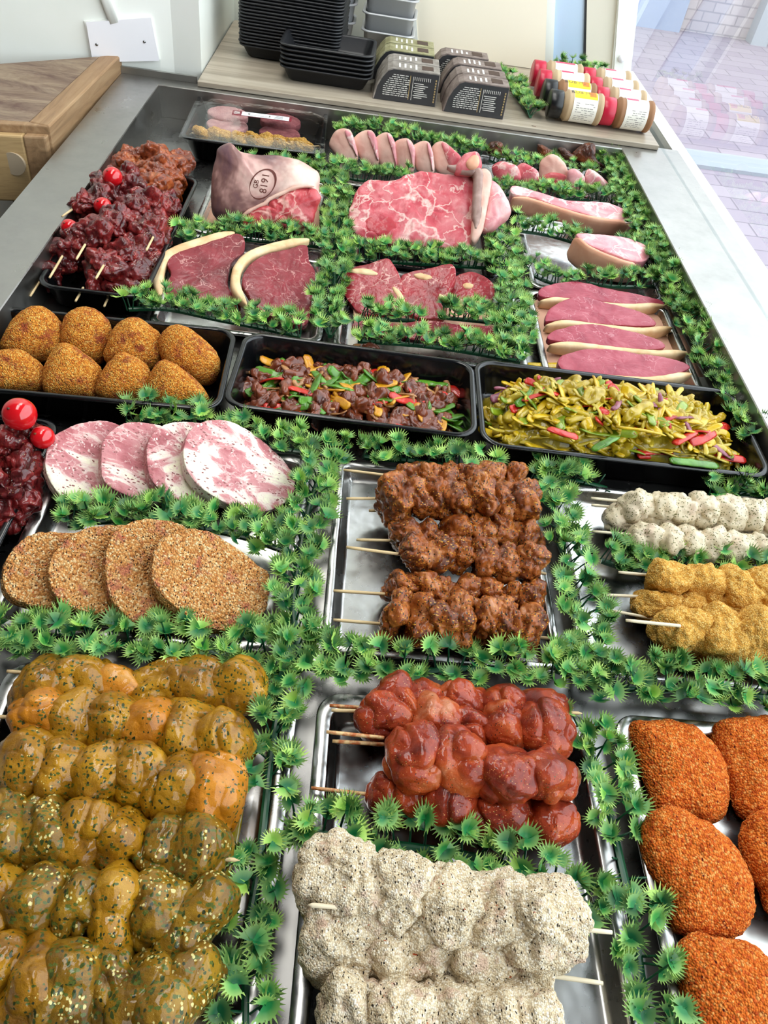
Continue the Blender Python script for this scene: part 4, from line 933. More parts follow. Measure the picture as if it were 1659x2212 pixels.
# --- steaks
def slab_steak(name, label, cat, lean, fat, p0, n, th_, mlean, mfat, fw, group=None, fdisp=.0006, k=6, fth=None):
    q0 = PL(*lean[0], p0, n); T = thing(name, label, cat, (p0[0], p0[1], max(.003, p0[2] - th_)), group)
    v, f = inflate(lean, p0, n, .002, th_, k, 140, 44, lambda V: .0010 * fbm(V, 70, 9, 3) + .0003 * vn(V, 400, 1), zmin=.0035)
    mk('lean', v, f, mlean, T)
    if fat:
        P = np.array([PL(x, y, p0, n) for x, y in fat]) - unit(n) * (th_ - .003) / 2
        v, f = band(P, fw, (fth or th_) + .004, unit(n), 3.5, 20, .12, lambda V: fdisp * fbm(V, 90, 5, 3), 60); v[:, 2] = np.maximum(v[:, 2], .0035)
        mk('fat_rim', v, f, mfat, T)
    return T
s1 = lambda L: sc(L, 1.9988, 0, 400)
lean1 = s1([(722, 340), (762, 295), (880, 255), (1030, 212), (1055, 285), (1000, 340), (985, 440), (1040, 530), (960, 535), (860, 500), (730, 490), (712, 440), (740, 385)])
fat1 = s1([(690, 480), (682, 400), (700, 330), (760, 282), (880, 240), (1012, 202)])
slab_steak('rump_steak', 'large rump steak with cream fat rim, left of the pair', 'steak', lean1, fat1, G(430, 590, .026), unit((.10, -.22, 1)), .014, M_STK, M_FAT, .016, 'rump steaks')
lean2 = s1([(1075, 350), (1150, 300), (1240, 280), (1320, 262), (1335, 330), (1360, 380), (1350, 460), (1325, 600), (1240, 590), (1130, 545), (1075, 480), (1045, 420)])
fat2 = s1([(1065, 515), (1020, 440), (1025, 365), (1075, 305), (1180, 265), (1335, 232)])
slab_steak('rump_steak', 'large rump steak with cream fat rim, right one overlapping the other', 'steak', lean2, fat2, G(600, 610, .034), unit((.10, -.22, 1)), .014, M_STK, M_FAT, .014, 'rump steaks')
s2 = lambda L: sc(L, 3.072, 640, 540)
for i, (L_, z, l) in enumerate((([(310, 200), (360, 130), (480, 95), (600, 58), (650, 110), (690, 190), (730, 370), (600, 420), (440, 430), (345, 340), (310, 260)], .030, 'leftmost'),
       ([(690, 270), (700, 180), (760, 150), (900, 120), (1030, 98), (1058, 180), (1010, 290), (980, 440), (800, 450), (720, 370)], .034, 'in the middle'),
       ([(1000, 240), (1060, 175), (1160, 148), (1250, 180), (1310, 240), (1290, 340), (1100, 380), (1005, 300)], .026, 'rightmost and smallest'))):
    q = s2(L_); cx = sum(p[0] for p in q) / len(q); cy = sum(p[1] for p in q) / len(q)
    T = slab_steak('marbled_steak', 'bright red marbled steak, %s of the three behind the garland' % l, 'steak', q, None, G(cx, cy, z), unit((-.15, -.35, 1)), .018, M_RIB, M_FAT, .01, 'marbled steaks')
    fp = [[(360, 145), (450, 150), (540, 165)], [(780, 172), (850, 185), (900, 190)], [(1100, 240), (1140, 245), (1175, 240)]][i]
    n = unit((-.15, -.35, 1)); P = [PL(x, y, G(cx, cy, z), n) + n * .0012 for x, y in s2(fp)]
    v, f = band(P, .011, .005, n, 3, 12, .3, lambda V: .0008 * vn(V, 150, 4), 20); mk('fat_seam', v, f, M_FAT, T)
    fp = [[(640, 250), (680, 300), (715, 355)], [(950, 300), (970, 330), (985, 360)], None][i]
    if fp:
        P = [PL(x, y, G(cx, cy, z), n) + n * .0012 for x, y in s2(fp)]; v, f = band(P, .009, .005, n, 3, 12, .3, lambda V: .0008 * vn(V, 150, 8), 20); mk('fat_seam', v, f, M_FAT, T)
slab_steak('marbled_steak', 'dark red steak strip lying between two garlands, left half', 'steak', s2([(380, 490), (500, 470), (620, 485), (720, 510), (720, 570), (600, 590), (400, 545)]), None, G(810, 715, .026), unit((0, -.4, 1)), .016, M_STK, M_FAT, .01, 'steak strips')
slab_steak('marbled_steak', 'dark red steak strip lying between two garlands, right half', 'steak', s2([(700, 500), (880, 470), (1050, 495), (1360, 520), (1310, 590), (900, 610), (710, 580)]), None, G(960, 715, .028), unit((0, -.4, 1)), .016, M_STK, M_FAT, .01, 'steak strips')
s3 = lambda L: sc(L, 2.0012, 830, 400)
SI = [([(672, 480), (690, 440), (820, 418), (960, 448), (1110, 478), (1195, 500), (1190, 522), (1000, 512), (850, 492), (760, 490)], [(675, 500), (760, 500), (900, 515), (1050, 528), (1215, 520)], 1),
      ([(695, 585), (722, 530), (830, 483), (950, 508), (1100, 548), (1165, 585), (1150, 610), (950, 603), (800, 585), (720, 590)], [(700, 605), (800, 600), (950, 618), (1120, 632), (1245, 615)], 2),
      ([(705, 665), (740, 630), (870, 602), (1000, 620), (1150, 658), (1215, 695), (1150, 712), (900, 695), (780, 680)], [(715, 690), (830, 695), (1000, 715), (1180, 730), (1312, 722)], 3),
      ([(760, 745), (900, 708), (1080, 728), (1240, 752), (1320, 790), (1200, 830), (1000, 830), (790, 810)], [(770, 815), (950, 835), (1150, 845), (1330, 815)], 4)]
SL = ['farthest', 'second from the far end', 'third from the far end', 'nearest, behind the curried peppers']
for i, (L_, Fp, _) in enumerate(SI):
    q = s3(L_); z = .026 + .003 * i; p = G(sum(a[0] for a in q) / len(q), sum(a[1] for a in q) / len(q), z)
    slab_steak('sirloin_steak', 'long sirloin steak with thick pale fat edge, %s in the row' % SL[i], 'steak', q, s3(Fp), p, unit((.05, -.22, 1)), .016, M_SIR, M_FAT, .012, 'sirloin steaks', .0005, 5, .018)

# --- lamb leg with stamp
s4 = lambda L: sc(L, 5.7207, 430, 300)
p = G(575, 430, .052); n = tocam(p)
leg = s4([(215, 215), (225, 130), (310, 70), (380, 48), (440, 95), (520, 165), (700, 190), (950, 200), (1230, 258), (1400, 360), (1485, 440), (1490, 640), (1510, 760), (1440, 900), (1390, 1060), (1100, 1130), (700, 1150), (450, 1120), (250, 1020), (155, 850), (165, 450)])
T = thing('lamb_joint', 'large pale lamb leg joint with an oval brown stamp', 'meat joint', (p[0], p[1], .004))
v, f = inflate(leg, p, n, .042, .05, 2.3, 150, 70, lambda V: .002 * fbm(V, 28, 9, 3) + .0004 * vn(V, 200, 3), zmin=.0035)
legO = mk('skin_and_fat', v, f, M_LEG, T)
LV, LF = v, f
le = s4([(490, 1060), (560, 960), (640, 880), (810, 815), (850, 835), (870, 765), (1000, 695), (1200, 612), (1400, 612), (1485, 660), (1515, 730), (1470, 830), (1400, 1060), (1150, 1130), (800, 1140), (560, 1130)])
p2 = p + n * .034
v, f = inflate(le, p2, n, .017, .02, 2.6, 130, 50, lambda V: .0028 * fbm(V, 60, 5, 3) + .0012 * crease(V, 60, 3), zmin=.0035)
mk('cut_face', v, f, M_LEGL, T)
v, f = band([PL(*q, p2, n) + n * .006 for q in s4([(480, 1080), (560, 935), (700, 850), (810, 800), (870, 745), (1010, 680), (1210, 600), (1420, 590)])], .006, .012, n, 2.4, 12, .2, lambda V: .0006 * vn(V, 150), 40)
mk('fat_edge', v, f, M_CHOPF, T)
bvh = BVHTree.FromPolygons([tuple(x) for x in LV], [tuple(int(i) for i in g_) for g_ in LF])
def onto(pts, bv, off=.0005):
    out = []
    for x, y in pts:
        r_ = ray(x, y); h = bv.ray_cast(Vector(CAMP), Vector(r_)); out.append(np.array(h[0]) - r_ * off if h[0] is not None else CAMP + r_ * .9)
    return out
ec = (785, 560); ea = math.radians(-57); A_, B_ = 195, 140; n_ = 72
def ept(a, s_): 
    x = A_ * s_ * math.cos(a); y = B_ * s_ * math.sin(a); return (ec[0] + x * math.cos(ea) - y * math.sin(ea), ec[1] + x * math.sin(ea) + y * math.cos(ea))
pts = []; 
for i in range(n_):
    a = 2 * math.pi * i / n_; w = .06 + .03 * math.sin(a + 1.2) + .02 * math.sin(a * 3); pts += [ept(a, 1 + w), ept(a, 1 - w * .6)]
V = onto(s4(pts), bvh); F = [(2 * i, 2 * ((i + 1) % n_), 2 * ((i + 1) % n_) + 1, 2 * i + 1) for i in range(n_)]
mk('stamp_ring', V, F, M_STAMP, T)
def stamp_text(txt, cx, cy, size, rot):
    V2, F2 = text_vf(txt); r_ = math.radians(rot); P_ = []
    for u, w in V2:
        x = u * size; y = -w * size; P_.append((cx + x * math.cos(r_) - y * math.sin(r_), cy + x * math.sin(r_) + y * math.cos(r_)))
    mk('stamp_text', onto(s4(P_), bvh), F2, M_STAMP, T)
stamp_text('8191', 812, 548, 128, -80); stamp_text('GB', 706, 560, 84, -78)
# --- shoulder joint
s5 = lambda L: sc(L, 2.3042, 680, 240)
p = G(900, 470, .050); n = unit(tocam(p) * .6 + np.array([0, 0, .5]))
T = thing('shoulder_joint', 'large pink bone-in shoulder joint with marbled cut face', 'meat joint', (p[0], p[1], .004))
sh = s5([(165, 530), (190, 440), (230, 370), (280, 345), (400, 350), (450, 322), (520, 305), (640, 320), (790, 335), (800, 420), (790, 520), (780, 640), (740, 690), (600, 685), (480, 672), (380, 665), (250, 640), (190, 600)])
v, f = inflate(sh, p + n * .002, n, .010, .046, 3.2, 150, 60, lambda V: .0026 * fbm(V, 45, 19, 3) + .0014 * crease(V, 45, 33), zmin=.0035)
mk('marbled_face', v, f, M_SHO, T); SHV, SHF = v, f
v, f = inflate(s5([(240, 555), (300, 515), (380, 520), (415, 570), (390, 610), (320, 620), (265, 600)]), p + n * .0080, n, .0035, .004, 2.4, 60, 24, lambda V: .001 * fbm(V, 90, 5, 2)); mk('round_muscle', v, f, meat('deep_red_lean', [(.3, '#a8303a'), (.6, '#b8424a')], 40, 4, rough=.3, coat=.4), T)
v, f = inflate(s5([(790, 330), (840, 290), (875, 320), (875, 400), (855, 500), (835, 600), (800, 650), (775, 640), (785, 500)]), p + n * .012, n, .012, .04, 2.8, 90, 40, lambda V: .0015 * fbm(V, 60, 7, 3), zmin=.0035); mk('pale_edge', v, f, M_CHOPF, T)
v, f = band([PL(*q, p, n) + n * .020 for q in s5([(650, 318), (760, 330), (800, 345), (800, 440), (795, 540), (790, 620)])], .016, .016, n, 2.6, 14, .15, lambda V: .0012 * vn(V, 120, 3), 50); mk('membrane_strip', v, f, M_MEMB, T)
v, f = inflate(s5([(690, 300), (710, 260), (745, 222), (800, 208), (825, 235), (828, 285), (790, 315), (720, 315)]), p + n * .018, n, .016, .02, 2.2, 70, 40, lambda V: .0012 * fbm(V, 70, 9, 3)); mk('shank_end', v, f, M_SHO, T)
v, f = inflate(s5([(750, 262), (775, 228), (812, 225), (820, 262), (795, 288), (762, 285)]), p + n * .030, n, .008, .01, 2.2, 50, 24, lambda V: .0006 * vn(V, 120, 9)); mk('bone_end', v, f, M_PFAT, T)
v, f = inflate(s5([(860, 355), (920, 385), (955, 450), (975, 515), (930, 560), (880, 600), (830, 590), (840, 470)]), p - n * .004, n, .022, .03, 2.4, 90, 44, lambda V: .0018 * fbm(V, 50, 17, 3), zmin=.0035); mk('fat_flap', v, f, M_PORK, T)

# --- upright chops
CH = [[(72, 165), (105, 100), (160, 88), (188, 125), (215, 240), (150, 275), (100, 215)], [(193, 140), (255, 95), (300, 120), (322, 255), (255, 275), (215, 205)], [(298, 140), (358, 105), (395, 150), (412, 288), (345, 290), (305, 205)],
      [(398, 160), (458, 135), (495, 180), (492, 300), (420, 290), (402, 230)], [(488, 175), (558, 150), (585, 200), (592, 308), (520, 308), (495, 240)], [(583, 185), (633, 150), (690, 190), (735, 245), (700, 315), (610, 305)]]
CF = [[(150, 95), (188, 120), (213, 225), (190, 190), (165, 150)], [(262, 100), (302, 125), (318, 245), (300, 210), (280, 160)], [(360, 108), (398, 155), (410, 275), (396, 240), (376, 165)],
      [(458, 140), (497, 185), (492, 285), (482, 240), (470, 190)], [(560, 155), (587, 205), (590, 300), (578, 260), (566, 200)], [(634, 155), (690, 192), (732, 245), (700, 310), (668, 270), (645, 210)]]
CN = ['leftmost', 'second from the left', 'third from the left', 'third from the right', 'second from the right', 'rightmost']
for i in range(6):
    q = s5(CH[i]); p = G(sum(a[0] for a in q) / len(q), sum(a[1] for a in q) / len(q), .040); n = unit(tocam(p) + np.array([-.2, 0, 0]))
    T = thing('lamb_chop', 'upright pale chop in the row of six behind the shoulder joint, %s' % CN[i], 'chop', (p[0], p[1], .004), 'row of upright chops')
    v, f = inflate(q, p, n, .014, .016, 3, 70, 34, lambda V: .0012 * fbm(V, 60, i + 3, 3), zmin=.0035); mk('fat_side', v, f, M_CHOPF, T)
    q = s5(CF[i]); v, f = inflate(q, p + n * .011, n, .006, .012, 2.6, 50, 20, lambda V: .0006 * vn(V, 120, i)); mk('lean_face', v, f, M_PORK if i < 5 else M_SHO, T)
PC = [([(882, 275), (940, 250), (1010, 280), (1022, 345), (945, 358), (895, 330)], M_SHO, 'small pink chop at the left end of the back right row'), ([(1000, 290), (1040, 258), (1112, 300), (1105, 365), (1030, 355)], M_SHO, 'small pink chop, second from the left in the back right row'),
      ([(1115, 290), (1130, 240), (1190, 215), (1250, 268), (1262, 350), (1200, 375), (1122, 345)], M_CHOPF, 'thick chop with pale rind in the middle of the back right row'), ([(1258, 300), (1300, 288), (1345, 335), (1322, 392), (1268, 385)], M_PORK, 'small pale pink chop beside the thick rind chop'),
      ([(1345, 312), (1370, 288), (1432, 330), (1478, 388), (1400, 384), (1350, 370)], M_PORK, 'pointed pink chop at the right end of the back right row')]
for i, (q, m, l) in enumerate(PC):
    q = s5(q); p = G(sum(a[0] for a in q) / len(q), sum(a[1] for a in q) / len(q), .032); n = tocam(p)
    T = thing('small_chop', l, 'chop', (p[0], p[1], .004), 'small chops in the back right tray')
    v, f = inflate(q, p, n, .012, .018, 3, 70, 34, lambda V: .0014 * fbm(V, 60, i + 13, 3), zmin=.0035); mk('chop_body', v, f, m, T)
    if i == 2:
        v, f = inflate(s5([(1130, 330), (1180, 305), (1250, 320), (1258, 350), (1200, 370), (1150, 355)]), p + n * .011, n, .006, .01, 2.6, 40, 20); mk('lean_face', v, f, M_LEGL, T)
DK = [([(1005, 130), (1040, 85), (1080, 72), (1110, 90), (1105, 150), (1112, 205), (1040, 215), (1005, 175)], 'tall dark glazed joint standing behind the small chops'), ([(860, 170), (900, 150), (940, 165), (925, 225), (862, 222)], 'dark glazed lump at the left behind the small chops'),
      ([(1110, 165), (1160, 180), (1212, 210), (1185, 245), (1112, 215)], 'dark glazed lump beside the tall dark joint'), ([(1208, 190), (1240, 185), (1302, 232), (1245, 250)], 'small dark glazed lump in the middle of the back right tray'),
      ([(1285, 205), (1350, 160), (1392, 172), (1400, 230), (1442, 285), (1350, 275), (1288, 245)], 'dark glazed joint at the far right beside the garland')]
for i, (q, l) in enumerate(DK):
    q = s5(q); p = G(sum(a[0] for a in q) / len(q), sum(a[1] for a in q) / len(q), .044); n = tocam(p)
    v, f = inflate(q, p, n, .014, .022, 2.4, 80, 40, lambda V: .003 * fbm(V, 70, i + 23, 3) + .0014 * crease(V, 70, i), zmin=.0035); solo('glazed_joint', v, f, M_CHAR, l, 'glazed meat', 'dark glazed joints')
# --- pork belly and pork joint
p = G(1230, 450, .040); n = unit((.02, -.25, 1))
T = thing('pork_belly', 'long slab of pork belly with peach rind facing the camera', 'pork belly', (p[0], p[1], .004))
v, f = inflate(s5([(982, 378), (1040, 385), (1130, 415), (1260, 450), (1400, 455), (1490, 470), (1592, 532), (1560, 560), (1440, 540), (1250, 490), (1100, 440), (985, 415)]), p, n, .003, .030, 5, 130, 44, lambda V: .0014 * fbm(V, 50, 3, 3), zmin=.0035); mk('lean', v, f, M_PORK, T)
P = [PL(*q, p, n) - n * .014 for q in s5([(985, 425), (1090, 450), (1240, 498), (1400, 540), (1570, 558)])]
v, f = band(P, .010, .036, n, 4, 20, .1, lambda V: .0008 * fbm(V, 50, 5, 2), 60); v[:, 2] = np.maximum(v[:, 2], .0035); mk('rind', v, f, M_PFAT, T)
p = G(1320, 540, .046); n = unit((.12, -.12, 1))
T = thing('pork_joint', 'square pork joint with smooth peach rind in the right hand tray', 'pork joint', (p[0], p[1], .004))
v, f = inflate(s3([(830, 215), (920, 218), (1040, 232), (1130, 268), (1142, 318), (1085, 335), (980, 300), (880, 260)]), p, n, .004, .040, 5, 110, 44, lambda V: .0014 * fbm(V, 50, 8, 3), zmin=.0035); mk('lean', v, f, M_PORK, T)
P = [PL(*q, p, n) - n * .019 for q in s3([(826, 218), (880, 268), (960, 305), (1040, 335), (1100, 345)])]
v, f = band(P, .010, .044, n, 4, 20, .1, lambda V: .0006 * fbm(V, 50, 5, 2), 60); v[:, 2] = np.maximum(v[:, 2], .0035); mk('rind', v, f, M_PFAT, T)

# ------------------------------------------------------------------ stir fries: every strip is its own thing
def wetm(n_, c1, c2, rough=.18): return meat(n_, [(.3, c1), (.6, c2)], 60, 4, .3, rough, .8, .08, bump=(.3, .0006, 200), specks=[('#3a2410', 500, .12, .5)])
PM = {'green': wetm('green_pepper', '#33660f', '#5a9422'), 'red': wetm('red_pepper', '#a81410', '#d42c1c'), 'yellow': wetm('yellow_pepper', '#b8740a', '#d89a18'), 'onion': wetm('brown_onion', '#8a5428', '#b98450'),
      'beef': wetm('stirfry_beef', '#46190c', '#7c3a1c'), 'curry': wetm('curried_chicken', '#96800c', '#bca01c'), 'curryonion': wetm('curried_onion', '#b09a20', '#ccb63c'), 'curryyellow': wetm('curried_yellow_pepper', '#b8960c', '#dcb818'),
      'purple': wetm('purple_onion', '#6a2438', '#9c5468'), 'cgreen': wetm('curried_green_pepper', '#5c7c10', '#8aa01c')}
def strip_piece(kind, c, L, w, th_, yaw, bend, tilt, seed, tp=.07):
    global EDGE
    if EDGE: yaw = (yaw % .7) - .35; bend *= .5
    rnd = random.Random(seed); pts = []; nv = []
    for k in range(7):
        t = k / 6 - .5; a = t * bend; R_c = L / max(abs(bend), .05); x = R_c * math.sin(a); y = R_c * (1 - math.cos(a)) * (1 if bend > 0 else -1)
        pts.append((x, y * .6, -y * .5 * rnd.uniform(.6, 1.2)))
    P = np.array(pts); P -= P.mean(0); Rm = rotm((0, 0, 1), yaw) @ rotm((0, 1, 0), tilt) @ rotm((1, 0, 0), rnd.uniform(-.6, .6))
    v, f = band(P @ Rm.T, w, th_, Rm @ np.array([0, 0, 1.0]), 4.5, 12, tp, lambda V: .0008 * vn(V + seed, 120, 2), 16); return v + c, f
EDGE = False
def chunk_piece(c, r, seed, sub=4):
    rnd = random.Random(seed); R_ = rotm(unit((rnd.random(), rnd.random(), .3)), rnd.uniform(0, 3))
    return blob(c, (r * rnd.uniform(1.1, 1.9), r, r * rnd.uniform(.4, .7)), R_, 2.8, sub, lambda V: r * .75 * fbm(V, .9 / r, seed, 3) + r * .35 * crease(V, .7 / r, seed + 1))
LABS = {'green': 'green pepper strip', 'red': 'red pepper strip', 'yellow': 'yellow pepper strip', 'onion': 'brown glazed onion slice', 'beef': 'dark glazed beef chunk', 'curry': 'yellow curried chicken piece', 'curryonion': 'curry coated onion slice',
        'curryyellow': 'curry coated yellow pepper strip', 'purple': 'purple red onion slice', 'cgreen': 'curry coated green pepper strip'}
def stirfry(where, cen, w, d, zf, hz, recipe, seed, fixed, name_of):
    global EDGE
    rnd = random.Random(seed); n = 0
    for kind, cnt in recipe:
        for i in range(cnt):
            for _ in range(20):
                u, v_ = rnd.uniform(-1, 1), rnd.uniform(-1, 1)
                if u * u * u * u + v_ ** 4 < 1: break
            c = np.array([cen[0] + u * w / 2, cen[1] + v_ * d / 2, 0]); hh = hz * float(prof(np.array(u), np.array(v_)))
            c[2] = zf + .003 + hh + (rnd.uniform(.003, .009) if kind in ('green', 'red', 'yellow', 'cgreen', 'purple') else rnd.uniform(-.004, .006)); sd = rnd.randrange(99999); EDGE = abs(v_) > .72
            put(kind, c, rnd, sd, zone(c, cen, w, d, where), where)
    EDGE = False
    for kind, (x, y), z, L, yaw, bend in fixed:
        sd = rnd.randrange(99999)
        for _ in range(6):
            c = G(x, y, z); u = (c[0] - cen[0]) / (w / 2); v_ = (c[1] - cen[1]) / (d / 2)
            z = zf + hz * float(prof(np.clip(np.array(u), -1, 1), np.clip(np.array(v_), -1, 1))) + .009
        z = max(z, zf + .012)
        if kind in ('beef', 'curry'): vf = chunk_piece(c, L, sd, 4)
        else: vf = strip_piece(kind, c, L, .0115, .0030, yaw, bend * 1.6, 0, sd)
        solo({'beef': 'beef_chunk', 'curry': 'chicken_piece', 'onion': 'onion_slice', 'purple': 'onion_slice', 'curryonion': 'onion_slice'}.get(kind, 'pepper_strip'), *vf, PM[kind], LABS[kind] + ' ' + zone(c, cen, w, d, where), {'beef': 'beef', 'curry': 'chicken', 'onion': 'onion', 'purple': 'onion', 'curryonion': 'onion'}.get(kind, 'pepper'), LABS[kind] + 's ' + where)
def zone(c, cen, w, d, where):
    return '%s, %s %s part' % (where, 'far' if c[1] > cen[1] else 'near', ('left', 'middle', 'right')[min(2, max(0, int((c[0] - cen[0] + w / 2) / w * 3)))])
def put(kind, c, rnd, sd, where, grp):
    if kind == 'curry' and rnd.random() < .8: vf = strip_piece(kind, c, rnd.uniform(.024, .046), rnd.uniform(.008, .013), rnd.uniform(.004, .007), rnd.uniform(0, 6.3), rnd.choice((-1, 1)) * rnd.uniform(.3, 2.2), rnd.uniform(-.5, .5), sd)
    elif kind in ('beef', 'curry'): vf = chunk_piece(c, rnd.uniform(.008, .014), sd)
    elif kind in ('onion', 'curryonion', 'purple'): vf = strip_piece(kind, c, rnd.uniform(.035, .065), rnd.uniform(.004, .0075), .0024, rnd.uniform(0, 6.3), rnd.choice((-1, 1)) * rnd.uniform(1.0, 3.0), rnd.uniform(-.4, .4), sd)
    elif kind == 'curryyellow': vf = strip_piece(kind, c, rnd.uniform(.04, .07), rnd.uniform(.007, .011), .0026, rnd.uniform(0, 6.3), rnd.choice((-1, 1)) * rnd.uniform(.8, 3.0), rnd.uniform(-.2, .2), sd)
    else: vf = strip_piece(kind, c, rnd.uniform(.030, .055), rnd.uniform(.009, .0135), .0026, rnd.uniform(0, 6.3), rnd.choice((-1, 1)) * rnd.uniform(.6, 2.2), rnd.uniform(-.3, .3), sd)
    solo({'beef': 'beef_chunk', 'curry': 'chicken_piece', 'onion': 'onion_slice', 'purple': 'onion_slice', 'curryonion': 'onion_slice'}.get(kind, 'pepper_strip'), *vf, PM[kind], LABS[kind] + ' ' + where, {'beef': 'beef', 'curry': 'chicken', 'onion': 'onion', 'purple': 'onion', 'curryonion': 'onion'}.get(kind, 'pepper'), LABS[kind] + 's ' + grp)
EDGE = False
W1 = 'in the beef stir fry tray'; W2 = 'in the curried stir fry tray'
M_SAUCE = wetm('brown_sauce', '#2c160a', '#4a2812'); M_CUR = wetm('curry_sauce', '#7c6c0c', '#a08c18')
c1 = np.array([.019, .767, .02]); c2 = np.array([.344, .757, .02])
def prof(u, v_): return (1 - .5 * np.abs(u) ** 2.4) * (1 - .3 * np.abs(v_) ** 2) * np.clip((1 - np.abs(u) ** 7) * (1 - np.abs(v_) ** 5), 0, 1) ** .6
def mound(c, w, d, zf, h, m, label, seed):
    nx, ny = 110, 60; V = []
    for j in range(ny + 1):
        for i in range(nx + 1):
            u, v_ = i / nx * 2 - 1, j / ny * 2 - 1; V.append((c[0] + u * w / 2 * (1 - .04 * v_ ** 4), c[1] + v_ * d / 2 * (1 - .06 * u ** 4), zf + h * prof(u, v_)))
    V = np.array(V); k = (V[:, 2] - zf) / h; V[:, 2] += k * (.006 * fbm(V, 55, seed, 4) + .003 * crease(V, 90, seed + 2)); V[:, 2] = np.maximum(V[:, 2], zf)
    F = [(j * (nx + 1) + i, j * (nx + 1) + i + 1, (j + 1) * (nx + 1) + i + 1, (j + 1) * (nx + 1) + i) for j in range(ny) for i in range(nx)]
    tag(recenter(mk('stir_fry_sauce', V, F, m)), label, 'sauce', None, 'stuff')
mound(c1, .272, .128, .0035, .020, M_SAUCE, 'brown stir fry sauce and scraps lying in the middle black tray', 3)
mound(c2, .318, .132, .0035, .056, M_CUR, 'yellow curry sauce and scraps lying in the right black tray', 5)
stirfry(W1, c1, .254, .116, .0035, .020, [('beef', 95), ('onion', 110), ('green', 36), ('red', 14), ('yellow', 26)], 5,
        [('green', (640, 768), .045, .055, .9 - .6 * 2, .5), ('yellow', (750, 840), .040, .055, .9, .3), ('yellow', (860, 860), .040, .060, .45, .2), ('yellow', (868, 825), .043, .045, 1.2, .2), ('red', (610, 885), .026, .050, -.2, -1.0), ('red', (803, 855), .042, .026, 1.5, .2),
         ('yellow', (725, 758), .052, .036, 1.0, .5), ('onion', (760, 755), .055, .040, 1.1, .8), ('green', (945, 805), .036, .050, .1, .3), ('green', (590, 808), .030, .050, -.3, .4), ('green', (800, 785), .036, .050, .3, .3), ('beef', (720, 790), .042, .015, 0, 0),
         ('beef', (790, 768), .042, .014, 0, 0), ('beef', (920, 915), .030, .016, 0, 0), ('red', (985, 845), .035, .036, -.9, 1.5), ('beef', (560, 870), .028, .012, 0, 0)], None)
stirfry(W2, c2, .300, .120, .0035, .056, [('curry', 170), ('curryonion', 190), ('curryyellow', 150), ('cgreen', 26), ('red', 20), ('purple', 9)], 9,
        [('red', (1445, 815), .070, .050, 1.45, .25), ('red', (1390, 835), .064, .062, -.25, -.6), ('red', (1115, 808), .052, .036, .3, 1.4), ('red', (1578, 895), .055, .046, .05, .8), ('red', (1520, 945), .044, .050, .6, .5), ('red', (1215, 935), .040, .038, -.3, .8), ('red', (1480, 945), .042, .045, .7, .4),
         ('red', (1560, 985), .030, .060, -.15, .5), ('cgreen', (1190, 840), .066, .060, .8, .4), ('green', (1140, 855), .060, .055, 1.0, .9), ('green', (1540, 870), .045, .04, .5, .3), ('green', (1420, 990), .030, .06, .05, .3), ('green', (1500, 1000), .026, .06, 0, .2), ('green', (1310, 955), .036, .05, .7, 1.2),
         ('purple', (1240, 812), .076, .050, .15, .5), ('purple', (1245, 790), .080, .028, .7, .5), ('purple', (1400, 873), .055, .022, .1, .3), ('purple', (1085, 850), .045, .050, .9, .8), ('curryyellow', (1180, 790), .074, .06, .2, .6), ('curryyellow', (1150, 930), .048, .07, -.9, .6), ('curryyellow', (1385, 930), .046, .06, -.1, .3),
         ('curry', (1290, 950), .050, .015, 0, 0)], None)
# leaf sprig that fell into the stir fry is part of the garland above it

# ------------------------------------------------------------------ garlands
def leaf_proto():
    N = 9; V = [(0, 0, 0)]; T_ = [0.0]; A0 = math.radians(-66); A1 = math.radians(66); rows = [(.34, 0), (.66, 0)]
    for r_, _ in rows:
        for k in range(N + 1):
            a = A0 + (A1 - A0) * k / N; V.append((r_ * math.cos(a), r_ * math.sin(a) * .95, 0)); T_.append(r_)
    out = []
    for k in range(N + 1):
        a = A0 + (A1 - A0) * k / N; out.append((.76 * math.cos(a), .76 * math.sin(a)))
    base = len(V)
    for k in range(N + 1):  # tooth tips between, one spike per rib
        a = A0 + (A1 - A0) * k / N; rr = 1.0 - .12 * abs(k / N - .5) * 2
        V.append((rr * math.cos(a), rr * math.sin(a), 0)); T_.append(1.0)
    F = []
    o1 = 1; o2 = 1 + N + 1
    for k in range(N): F.append((0, o1 + k, o1 + k + 1)); 
    for k in range(N): F.append((o1 + k, o2 + k, o2 + k + 1)); F.append((o1 + k, o2 + k + 1, o1 + k + 1))
    V = [list(v) for v in V]
    # spikes: each a thin triangle from the second arc
    for k in range(N + 1):
        a = A0 + (A1 - A0) * k / N; da = (A1 - A0) / N * .34
        i0 = len(V); V.append([.65 * math.cos(a - da), .65 * math.sin(a - da) * .95, 0]); V.append([.65 * math.cos(a + da), .65 * math.sin(a + da) * .95, 0]); T_ += [.7, .7]
        F.append((i0, base + k, i0 + 1))
    V = np.array(V); r_ = np.hypot(V[:, 0], V[:, 1]); ang_ = np.arctan2(V[:, 1], V[:, 0])
    V[:, 2] = .50 * r_ ** 2 - .12 * r_ + .035 * np.cos(ang_ * 12) * r_ + .16 * np.abs(ang_) ** 1.5 * r_ 
    V[:, 0] *= .92
    return V, np.array(F), np.array(T_)
LPV, LPF, LPT = leaf_proto()
